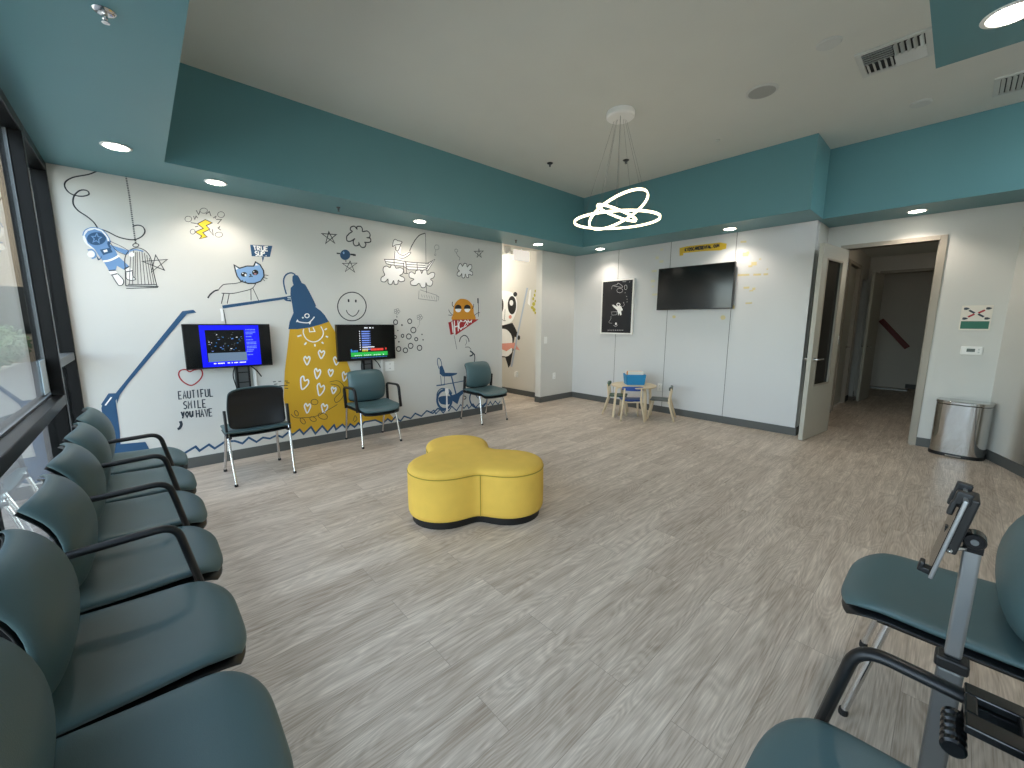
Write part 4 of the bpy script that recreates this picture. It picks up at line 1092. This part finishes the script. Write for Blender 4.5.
# pendant with three light rings
t = thing('pendant_light', 'pendant with three tilted glowing rings on thin cables', 'pendant light', (2.5,3.92,ZC))
link('canopy', lathe(bmesh.new(), [(.125,0),(.13,-.01),(.13,-.045),(.12,-.055),(.02,-.056)], 40), 'whitep', t, smooth=True, autos=40)
RT = Vector((.674,.739,0)); FW = Vector((-.739,.674,0)); UP = Vector((0,0,1))
def ring(c, r, u, v, lab):
    u = u.normalized(); v = (v-u*v.dot(u)).normalized(); w = u.cross(v); n = 64; c = Vector(c)
    prof = [(r+.006,-.010),(r+.006,.010),(r-.006,.010),(r-.006,-.010)]
    bm = bmesh.new(); R_ = []
    for k in range(n):
        a = 2*PI*k/n; d = u*math.cos(a)+v*math.sin(a); R_.append([bm.verts.new(c+d*p+w*q) for p, q in prof])
    for k in range(n):
        A, Bb = R_[k], R_[(k+1)%n]
        for j in range(4):
            f = bm.faces.new((A[j],A[(j+1)%4],Bb[(j+1)%4],Bb[j])); f.material_index = 1 if j == 1 else 0
    o = link('light_ring', bm, ['ring','ringbody'], t, smooth=True, autos=40)
    o['label'] = lab
    cb = bmesh.new()
    for k, a in enumerate((.3, .3+2*PI/3, .3+4*PI/3)):
        p = c+u*r*math.cos(a)+v*r*math.sin(a); q = Vector((p.x*.16,p.y*.16,-.055)); tube(cb, [q, p], .0012, 5)
    link('cable', cb, 'cable', t)
ring((-.02,.03,-.955), .405, RT+UP*.015, FW+UP*.03, 'largest nearly level ring')
ring((.01,.01,-.872), .295, RT*.9+UP*.36, FW*.94-(UP*.87-RT*.42)*.27, 'middle steeply tilted ring')
ring((0.0,.0,-.895), .20, RT*.93-UP*.36, FW*1+UP*.17, 'smallest ring seen edge on')

# exit sign and emergency lamp in the corridor
t = thing('exit_sign', 'white hanging exit sign box in the corridor opening', 'sign', (-.3,5.32,2.525))
link('box', B(-.02, .02, -.18, .18, -.085, .085), 'exit', t, bevel=.004)
link('stem', B(-.008, .008, -.01, .01, .085, .195), 'whitep', t)
t = thing('emergency_light', 'small white emergency lamp beside the exit sign', 'emergency light', (-.3,5.0,2.56))
link('box', B(-.03, .03, -.05, .05, .0, .16), 'whitep', t, bevel=.006)
for s in (-1, 1): link('lamp_head', lathe(bmesh.new(), [(.015,-.01),(.032,.03),(.032,.036)], 16, (.02,s*.05,-.015), 'x'), 'whitep', t, smooth=True, autos=40)

# ------------------------------------------------------------------ chairs
SB_Z0, SB_Z1 = .475, .835
def back_surf(u, v):
    zz = SB_Z0+(SB_Z1-SB_Z0)*(v+1)/2
    wv = .222*(1-.05*max(0,v))
    # rounded corners
    cu = abs(u); k = 1-(max(0, abs(v)-.7)/.3)**2.5*(.09 if v > 0 else .1)
    x = u*wv*k; sv = (v+1)/2
    z = zz - (.02 if v > 0 else -.02)*(cu**4)*abs(v)**3
    y = -.097+.03*math.sin(PI*sv)-.058*sv**5-.036*cu**2.3
    return (-x, y, z)
def seat_surf(u, v):
    w = .246-.012*v
    fr = max(0, v-.35)/.65
    x = u*w*(1-.13*max(0,v-.6)**2/.16)
    y = -.165+.48*(v+1)/2+(-.03*u**4 if v > .5 else 0)*(v-.5)*2
    z = .445-.045*fr**2.4+.008*u*u-.012*(1-u*u)*(1-v*v)+.006*max(0,-v)
    return (x, y, z)
def make_chair(label, arms, group=None):
    """front faces local +y; arms: set of 'L' (local -x) / 'R' (local +x)"""
    t = thing('guest_chair', label, 'chair', (0,0,0), 0, group)
    link('seat', pad(seat_surf, 22, 22, .018, .026), 'seat', t, smooth=True)
    link('seat_pan', pad(lambda u, v: (seat_surf(u,v)[0]*.985, seat_surf(u,v)[1]*.985, seat_surf(u,v)[2]-.038), 14, 14, .012, .012), 'plas', t, smooth=True)
    link('backrest', pad(back_surf, 22, 18, .024, .004, 5), 'seat', t, smooth=True)
    link('back_shell', pad(lambda u, v: tuple(Vector(back_surf(u,v))*1+Vector((0,-.007,-.012))), 22, 18, .001, .011, 8), 'plas', t, smooth=True)
    for s in (-1, 1):
        f = link('leg', tube(bmesh.new(), [(s*.205,.17,.41),(s*.23,.25,.012)], .0115, 12), 'chrome', t, smooth=True, autos=50)
        link('foot_cap', lathe(bmesh.new(), [(.014,0),(.015,.006),(.0135,.022)], 12, (s*.23,.25,0)), 'plas', f)
        f = link('leg', tube(bmesh.new(), [(s*.238,-.14,.45),(s*.238,-.17,.36),(s*.23,-.25,.012)], .0115, 12), 'chrome', t, smooth=True, autos=50)
        link('foot_cap', lathe(bmesh.new(), [(.014,0),(.015,.006),(.0135,.022)], 12, (s*.23,-.25,0)), 'plas', f)
        link('side_rail', tube(bmesh.new(), [(s*.225,-.17,.41),(s*.215,.2,.405)], .012, 10), 'plas', t, smooth=True)
        side = 'L' if s < 0 else 'R'
        bm = bmesh.new()
        m = Matrix.Translation((s*.244,-.13,.53)) @ Matrix.Rotation(-.1, 4, 'X')
        if side in arms:
            P = bend([(s*.258,-.115,.41),(s*.262,-.14,.655),(s*.262,.175,.668),(s*.258,.225,.41)], .055, 7)
            tube(bm, P, .012, 10, flat=(.013,.0175))
            link('armrest', bm, 'plas', t, smooth=True)
        else:
            box(bm, -.009, .009, -.022, .022, -.125, .115, mtx=m)
            link('back_bracket', bm, 'plas', t, bevel=.004)
    return t
c2 = make_chair('teal armchair directly under the score list television', 'LR'); c2.location = (.265,2.35,0); c2.rotation_euler = (0,0,-PI/2)
c3 = make_chair('armless teal chair in front of the bicycle decal', ''); c3.location = (.315,4.0,0); c3.rotation_euler = (0,0,-PI/2)
dup(c3, (.575,1.11,0), PI/2+.03, 'armless chair seen from its black back under the blue game television')
row = 'chairs in the row along the window'
cr = make_chair('teal chair in the window row, closest to the mural wall', 'R', row); cr.location = (1.12,.26,0)
for i, lab in enumerate(('teal chair in the window row, second from the mural wall','teal chair in the window row, third from the mural wall','teal chair in the window row, fourth from the mural wall')):
    dup(cr, ((1.68,2.212,2.752)[i],.262,0), 0, lab)
dup(c3, (3.30,.255,0), .01, 'armless teal chair in the window row, second nearest the camera', group=row)
dup(c3, (3.83,.26,0), -.01, 'armless teal chair in the window row, cropped at the bottom left corner', group=row)
dup(c3, (4.978,2.39,0), PI/2, 'armless teal chair at the right edge beside the tablet stand')
dup(c2, (4.955,1.30,0), PI/2, 'teal armchair cropped at the bottom right corner')
# clamp on the near armrest
t = thing('arm_clamp', 'black hinged clamp fixed on the armrest at the bottom right', 'clamp', (4.985,1.525,.672))
bm = bmesh.new()
for q in ((-.045,.055,-.01,.025),(-.045,.055,-.105,-.065),(-.045,-.028,-.065,-.01),(.02,.055,-.065,-.01)): box(bm, q[0], q[1], q[2], q[3], .013, .03)
link('top_plate', bm, 'plas2', t, bevel=.003)
link('jaw', B(-.045, .055, -.015, .0, -.05, .013), 'plas2', t, bevel=.003)
bm = bmesh.new()
for k in range(5): lathe(bm, [(.014,-k*.02),(.018,-k*.02-.004),(.018,-k*.02-.014),(.014,-k*.02-.018)], 16, (-.052,0,-.035), 'y')
link('thumb_screw', bm, 'plas2', t, smooth=True, autos=40)

# ------------------------------------------------------------------ tablet floor stand
PX, PY = 4.936, 1.84
t = thing('tablet_stand', 'silver telescopic floor stand between the two right chairs', 'stand', (PX,PY,0))
link('base_plate', lathe(bmesh.new(), [(.13,0),(.135,.004),(.13,.012),(.03,.016)], 36), 'plas', t, smooth=True, autos=40)
link('lower_pole', B(-.024, .024, -.017, .017, .014, .545), 'alu2', t, bevel=.008, segs=3)
link('collar', B(-.030, .030, -.024, .024, .545, .575), 'plas', t, bevel=.006)
link('upper_pole', B(-.0155, .0155, -.010, .010, .575, .875), 'alu', t, bevel=.006, segs=3)
bm = bmesh.new(); lathe(bm, [(.017,-.02),(.02,-.017),(.02,.017),(.017,.02)], 20, (0,0,.89), 'y'); box(bm, -.017, .017, -.014, .014, .86, .885)
link('hinge', bm, 'plas2', t, smooth=True, autos=30)
link('hinge_screw', lathe(bmesh.new(), [(.007,-.024),(.007,-.0195)], 14, (0,0,.89), 'y'), 'alu2', t)
tm = Matrix.Translation((-.045,0,.895)) @ Matrix.Rotation(math.radians(9.5), 4, 'Y')
def TB(x0,x1,y0,y1,z0,z1): return box(bmesh.new(), x0,x1,y0,y1,z0,z1, mtx=tm)
link('clamp_back', TB(.006, .026, -.04, .04, -.04, .105), 'plas', t, bevel=.004)
for y in (-.05, .03):
    bm = bmesh.new(); box(bm, -.016, .012, y, y+.02, .085, .118, mtx=tm); box(bm, -.018, -.007, y, y+.02, .055, .09, mtx=tm); link('clamp_jaw', bm, 'plas', t, bevel=.003)
bm = bmesh.new(); box(bm, -.016, .01, -.03, .0, -.118, -.104, mtx=tm); box(bm, -.022, -.012, -.03, .0, -.118, -.092, mtx=tm); link('clamp_jaw', bm, 'plas', t, bevel=.003)
link('tilt_lever', tube(bmesh.new(), bend([(-.012,-.02,.87),(-.035,-.03,.862),(-.038,-.055,.864)], .01), .005, 8), 'chrome', t, smooth=True)
link('clamp_arm', box(bmesh.new(), -.05, .0, -.008, .008, .892, .908), 'plas', t)
t2 = thing('tablet', 'thin silver tablet held edge-on by the floor stand', 'tablet', (PX,PY,0))
link('case', box(bmesh.new(), -.003, .005, -.08, .08, -.104, .108, mtx=tm), 'alu', t2, bevel=.002)
link('screen', box(bmesh.new(), -.0042, -.003, -.075, .075, -.099, .103, mtx=tm), 'tvs', t2)

# ------------------------------------------------------------------ yellow trefoil ottoman
t = thing('ottoman', 'yellow three-lobed fabric ottoman on a black plinth in the middle of the floor', 'ottoman', (2.43,2.18,0))
OC = [(-.32,.11), (.295,.15), (.02,-.245)]
def trefoil(rad, n=120):
    def sdf(x, y):
        s = 0; k = 14
        for cx, cy in OC: s += math.exp(-k*(math.hypot(x-cx, y-cy)-rad))
        s += math.exp(-k*(math.hypot(x,y)-.16))
        return -math.log(s)/k
    P = []
    for i in range(n):
        a = 2*PI*i/n; lo, hi = 0, 1.0
        for _ in range(30):
            m = (lo+hi)/2
            if sdf(m*math.cos(a), m*math.sin(a)) < 0: lo = m
            else: hi = m
        P.append((lo*math.cos(a), lo*math.sin(a)))
    return P
def loft(levels):
    bm = bmesh.new(); R_ = []
    for rad, z in levels: R_.append([bm.verts.new((x,y,z)) for x, y in trefoil(rad)])
    n = len(R_[0])
    for A, Bb in zip(R_, R_[1:]):
        for k in range(n): bm.faces.new((A[k],A[(k+1)%n],Bb[(k+1)%n],Bb[k]))
    c = bm.verts.new((0,0,levels[-1][1]+.002))
    for k in range(n): bm.faces.new((R_[-1][k],R_[-1][(k+1)%n],c))
    bm.faces.new(R_[0][::-1]); return bm
link('base', loft([(.225,0),(.225,.06)]), 'dark', t, smooth=True, autos=40)
link('body', loft([(.235,.055),(.245,.06),(.252,.08),(.254,.2),(.252,.34),(.25,.362)]), 'yellow', t, smooth=True, autos=50)
link('top_cushion', loft([(.249,.364),(.251,.372),(.247,.386),(.235,.398),(.21,.405),(.15,.409),(.05,.411)]), 'yellow', t, smooth=True, autos=60)
P = trefoil(.2515); link('piping', tube(bmesh.new(), [(x,y,.363) for x, y in P], .0035, 6, closed=True), 'seam', t, smooth=True)
P = trefoil(.2545)
for a in (-24, 96, 215):
    i = int(((a % 360)/360)*120); x, y = P[i]; link('side_seam', tube(bmesh.new(), [(x,y,.065),(x,y,.36)], .003, 6), 'seam', t)

# ------------------------------------------------------------------ children's table and chairs
t = thing('children_table', 'round birch children table against the panelled wall', 'table', (1.64,5.83,0))
link('tabletop', lathe(bmesh.new(), [(.30,.458),(.325,.462),(.33,.47),(.33,.478),(.32,.484)], 48), 'birch', t, smooth=True, autos=40)
for a in (243, 335, 63, 155):
    a = math.radians(a); x, y = math.cos(a), math.sin(a)
    P = bend([(x*.2,y*.2,.448),(x*.285,y*.285,.448),(x*.325,y*.325,.0)], .04, 6)
    link('leg', tube(bmesh.new(), P, .02, 8, flat=(.029,.012)), 'birch', t, smooth=True, autos=50)
def kid_chair(label, m, seat_m, loc, rz):
    t = thing('children_chair', label, 'chair', loc, rz)
    link('seat', pad(lambda u, v: (u*.15*(1-.08*(v+1)/2*0+.06*v), v*.135, .285+.006*u*u), 14, 14, .01, .01, 8), seat_m, t, smooth=True)
    link('backrest', pad(lambda u, v: (-u*.15, -.155+.03*u*u, .465+v*.033-.012*abs(u)**4*v), 14, 10, .012, .012, 6), m, t, smooth=True)
    for s in (-1, 1):
        link('leg', tube(bmesh.new(), [(s*.118,-.152,.47),(s*.122,-.135,.33),(s*.126,-.13,.28),(s*.168,-.215,0)], [.013,.016,.018,.014], 10), 'birch', t, smooth=True)
        link('leg', tube(bmesh.new(), [(s*.115,.1,.28),(s*.14,.15,0)], [.017,.013], 10), 'birch', t, smooth=True)
    bm = bmesh.new(); tube(bm, [(-.125,-.12,.262),(.125,-.12,.262)], .009, 8); tube(bm, [(-.12,.1,.262),(.12,.1,.262)], .009, 8)
    link('stretcher', bm, 'birch', t)
kid_chair('birch children chair with a bright blue back in front of the table', 'blue', 'blue', (1.70,5.67,0), math.radians(41))
kid_chair('birch children chair with a dark green back at the left of the table', 'green', 'green', (1.385,5.82,0), math.radians(-62))
kid_chair('birch children chair with a grey back at the right of the table', 'grey', 'grey', (1.99,6.0,0), math.radians(112))
bk = thing('basket', 'blue woven basket of papers on the children table', 'basket', (1.63,5.86,.485), math.radians(46))
def taper(bm, w, d, z0, z1, k, th):
    for (sx0,sx1,sy0,sy1) in ((-1,1,-1,-1+2*th/d),(-1,1,1-2*th/d,1),(-1,-1+2*th/w,-1,1),(1-2*th/w,1,-1,1)):
        vs = [bm.verts.new((x*w/2*(1 if z == z0 else k), y*d/2*(1 if z == z0 else k), z)) for x in (sx0,sx1) for y in (sy0,sy1) for z in (z0,z1)]
        for q in ((0,1,3,2),(4,6,7,5),(0,4,5,1),(2,3,7,6),(0,2,6,4),(1,5,7,3)): bm.faces.new([vs[i] for i in q])
    box(bm, -w/2, w/2, -d/2, d/2, z0, z0+.004); return bm
link('woven_body', taper(bmesh.new(), .26, .18, 0, .15, 1.12, .006), 'basket', bk)
link('rim', tube(bmesh.new(), bend([(-.146,-.101,.15),(.146,-.101,.15),(.146,.101,.15),(-.146,.101,.15),(-.146,-.1,.15)], .01), .005, 6), 'basket', bk)
R = random.Random(5); cz, sz = math.cos(math.radians(46)), math.sin(math.radians(46))
for k in range(8):
    yy = -.07+k*.02; x0 = R.uniform(-.125,-.11); x1 = R.uniform(.085,.12); hh = R.uniform(.168,.2)
    o = thing('booklet', 'children paper booklet standing upright in the blue basket', 'booklet', (1.63-sz*yy, 5.86+cz*yy, .49), math.radians(46), 'booklets in the blue basket')
    link('pages', B(x0+.002, x1-.002, -.006, .006, .002, hh-.002), 'paper', o)
    link('cover', box(B(x0, x1, -.0078, -.006, .0, hh), x0, x1, .006, .0078, .0, hh), 'orangep' if k in (2,5) else 'paper', o)

# ------------------------------------------------------------------ outdoors
struct(link('ground', B(-40, 30, -60, -2.7, -.3, -.04), 'pave'))
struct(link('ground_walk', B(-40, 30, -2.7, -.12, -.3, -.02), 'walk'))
struct(link('ground_road', B(-40, 30, -14, -6, -.3, -.03), 'asph'))
struct(link('exterior_wall', B(-40, -T, -.14, -.1, 0, 4.2), 'stucco'))
struct(link('roof', B(-4, 7.6, -.45, 14, 3.62, 3.8), 'stucco'))  # unseen slab added to keep sun and sky out of the rooms
def tree(x, y, s, lab):
    t = thing('street_tree', lab, 'tree', (x,y,-.04), 0, 'trees outside the window')
    link('trunk', tube(bmesh.new(), [(0,0,0),(.05,.02,1.2*s),(0,.05,2.6*s)], [.12*s,.09*s,.06*s], 10), 'bark', t, smooth=True)
    bm = bmesh.new(); R = random.Random(int(x*10))
    for k in range(1500):
        a = R.uniform(0,2*PI); ph = math.acos(R.uniform(-1,1)); rr = R.uniform(.4,1)**.5*1.25*s
        p = Vector((rr*math.sin(ph)*math.cos(a), rr*math.sin(ph)*math.sin(a), 2.7*s+rr*1.1*math.cos(ph)))
        u = Vector((R.uniform(-1,1),R.uniform(-1,1),R.uniform(-1,1))).normalized(); v = u.orthogonal().normalized(); h = .09*s
        bm.faces.new([bm.verts.new(p+u*h), bm.verts.new(p+v*h*.5), bm.verts.new(p-u*h), bm.verts.new(p-v*h*.5)])
    link('foliage', bm, 'leaf', t)
tree(-8.4, -5.2, 1.1, 'leafy green street tree seen through the window')
tree(-13.5, -5.2, 1.3, 'leafy green street tree seen through the window')
tree(-4.2, -5.4, 1.1, 'leafy green street tree seen through the window')
t = thing('pillar', 'pale pillar of the shop front outside the window', 'pillar', (-3.2,-1.9,-.02))
link('shaft', B(-.2, .2, -.2, .2, .25, 3.6), 'stucco', t, bevel=.01); link('plinth', B(-.26, .26, -.26, .26, 0, .25), 'pave', t, bevel=.01)
t = thing('neighbour_building', 'brown building across the car park outside the window', 'building', (-20,-7,-.04))
link('wall', B(-3, 3, -12, 7, 0, 7.5), 'brownwall', t); link('roof', B(-3.4, 3.4, -12.4, 7.4, 7.5, 7.8), 'walk', t)
for k in range(5): link('window', B(2.98, 3.03, -10+3.4*k, -8.2+3.4*k, 1.0, 2.6), 'dglass', t)
for k in range(9):
    t = thing('hedge_shrub', 'dark green hedge shrub outside the window', 'shrub', (-5.0-1.38*k,-2.95,-.04), .5*k, 'hedge shrubs outside the window')
    bm = bmesh.new(); R = random.Random(k)
    for q in range(420):
        a = R.uniform(0,2*PI); ph = math.acos(R.uniform(-1,1)); rr = R.uniform(.5,1)**.5*.62
        p = Vector((rr*math.sin(ph)*math.cos(a), rr*math.sin(ph)*math.sin(a), .68+rr*1.05*math.cos(ph)))
        u = Vector((R.uniform(-1,1),R.uniform(-1,1),R.uniform(-1,1))).normalized(); v = u.orthogonal().normalized(); h = .075
        bm.faces.new([bm.verts.new(p+u*h), bm.verts.new(p+v*h*.5), bm.verts.new(p-u*h), bm.verts.new(p-v*h*.5)])
    link('foliage', bm, 'leaf', t); link('stem', tube(bmesh.new(), [(0,0,0),(0,0,.7)], .04, 8), 'bark', t)

# ------------------------------------------------------------------ light
w = bpy.data.worlds.new('World'); sc.world = w; w.use_nodes = True
nt = w.node_tree; bg = nt.nodes['Background']; sky = nt.nodes.new('ShaderNodeTexSky')
sky.sky_type = 'NISHITA'; sky.sun_disc = False; sky.sun_elevation = math.radians(48); sky.sun_rotation = math.radians(20); sky.air_density = 1; sky.dust_density = 1.5
hs = nt.nodes.new('ShaderNodeHueSaturation'); hs.inputs['Saturation'].default_value = .5; nt.links.new(sky.outputs[0], hs.inputs['Color']); nt.links.new(hs.outputs[0], bg.inputs[0]); bg.inputs[1].default_value = SKY
sl = bpy.data.lights.new('sun', 'SUN'); sl.energy = SUN; sl.angle = .01; sl.color = (1,.95,.88)
so = bpy.data.objects.new('sun', sl); COL.objects.link(so); so.rotation_euler = (math.radians(-32), math.radians(14), 0)
pl = bpy.data.lights.new('window_portal', 'AREA'); pl.shape = 'RECTANGLE'; pl.size = 5.7; pl.size_y = 2.5; pl.cycles.is_portal = True
po = bpy.data.objects.new('window_portal', pl); COL.objects.link(po); po.location = (2.87,-.11,1.3); po.rotation_euler = (math.radians(90),0,0)
def pt(x, y, z, e, c, s=.1):
    l = bpy.data.lights.new('unseen_lamp', 'POINT'); l.energy = e; l.color = c; l.shadow_soft_size = s
    o = bpy.data.objects.new('unseen_lamp', l); COL.objects.link(o); o.location = (x,y,z)
pt(-1.6, 5.1, 2.55, CORR, (1,.95,.88)); pt(4.25, 8.6, 2.4, HALL, (1,.86,.68)); pt(4.2, 11.9, 2.3, HALL*.12, (1,.85,.66))  # unseen point lights without fixtures, added to light corridor and hall

# ------------------------------------------------------------------ camera
cd = bpy.data.cameras.new('camera'); co = bpy.data.objects.new('camera', cd); COL.objects.link(co)
cd.sensor_width = 36; cd.sensor_fit = 'HORIZONTAL'; cd.lens = 36*403.678/1024; cd.clip_start = .02; cd.clip_end = 200
yw, pi_, ro = math.radians(47.6211), math.radians(8.6393), math.radians(.1965)
fwd = Vector((-math.sin(yw)*math.cos(pi_), math.cos(yw)*math.cos(pi_), -math.sin(pi_)))
rt = Vector((math.cos(yw), math.sin(yw), 0)); up = rt.cross(fwd)
r2 = math.cos(ro)*rt+math.sin(ro)*up; u2 = -math.sin(ro)*rt+math.cos(ro)*up
mt = Matrix((r2, u2, -fwd)).transposed().to_4x4(); mt.translation = (4.8537,.4128,1.4); co.matrix_world = mt
sc.camera = co
sc.view_settings.view_transform = 'Standard'; sc.view_settings.look = 'None'; sc.view_settings.gamma = 1; sc.view_settings.use_curve_mapping = False
sc.view_settings.exposure = EXPO
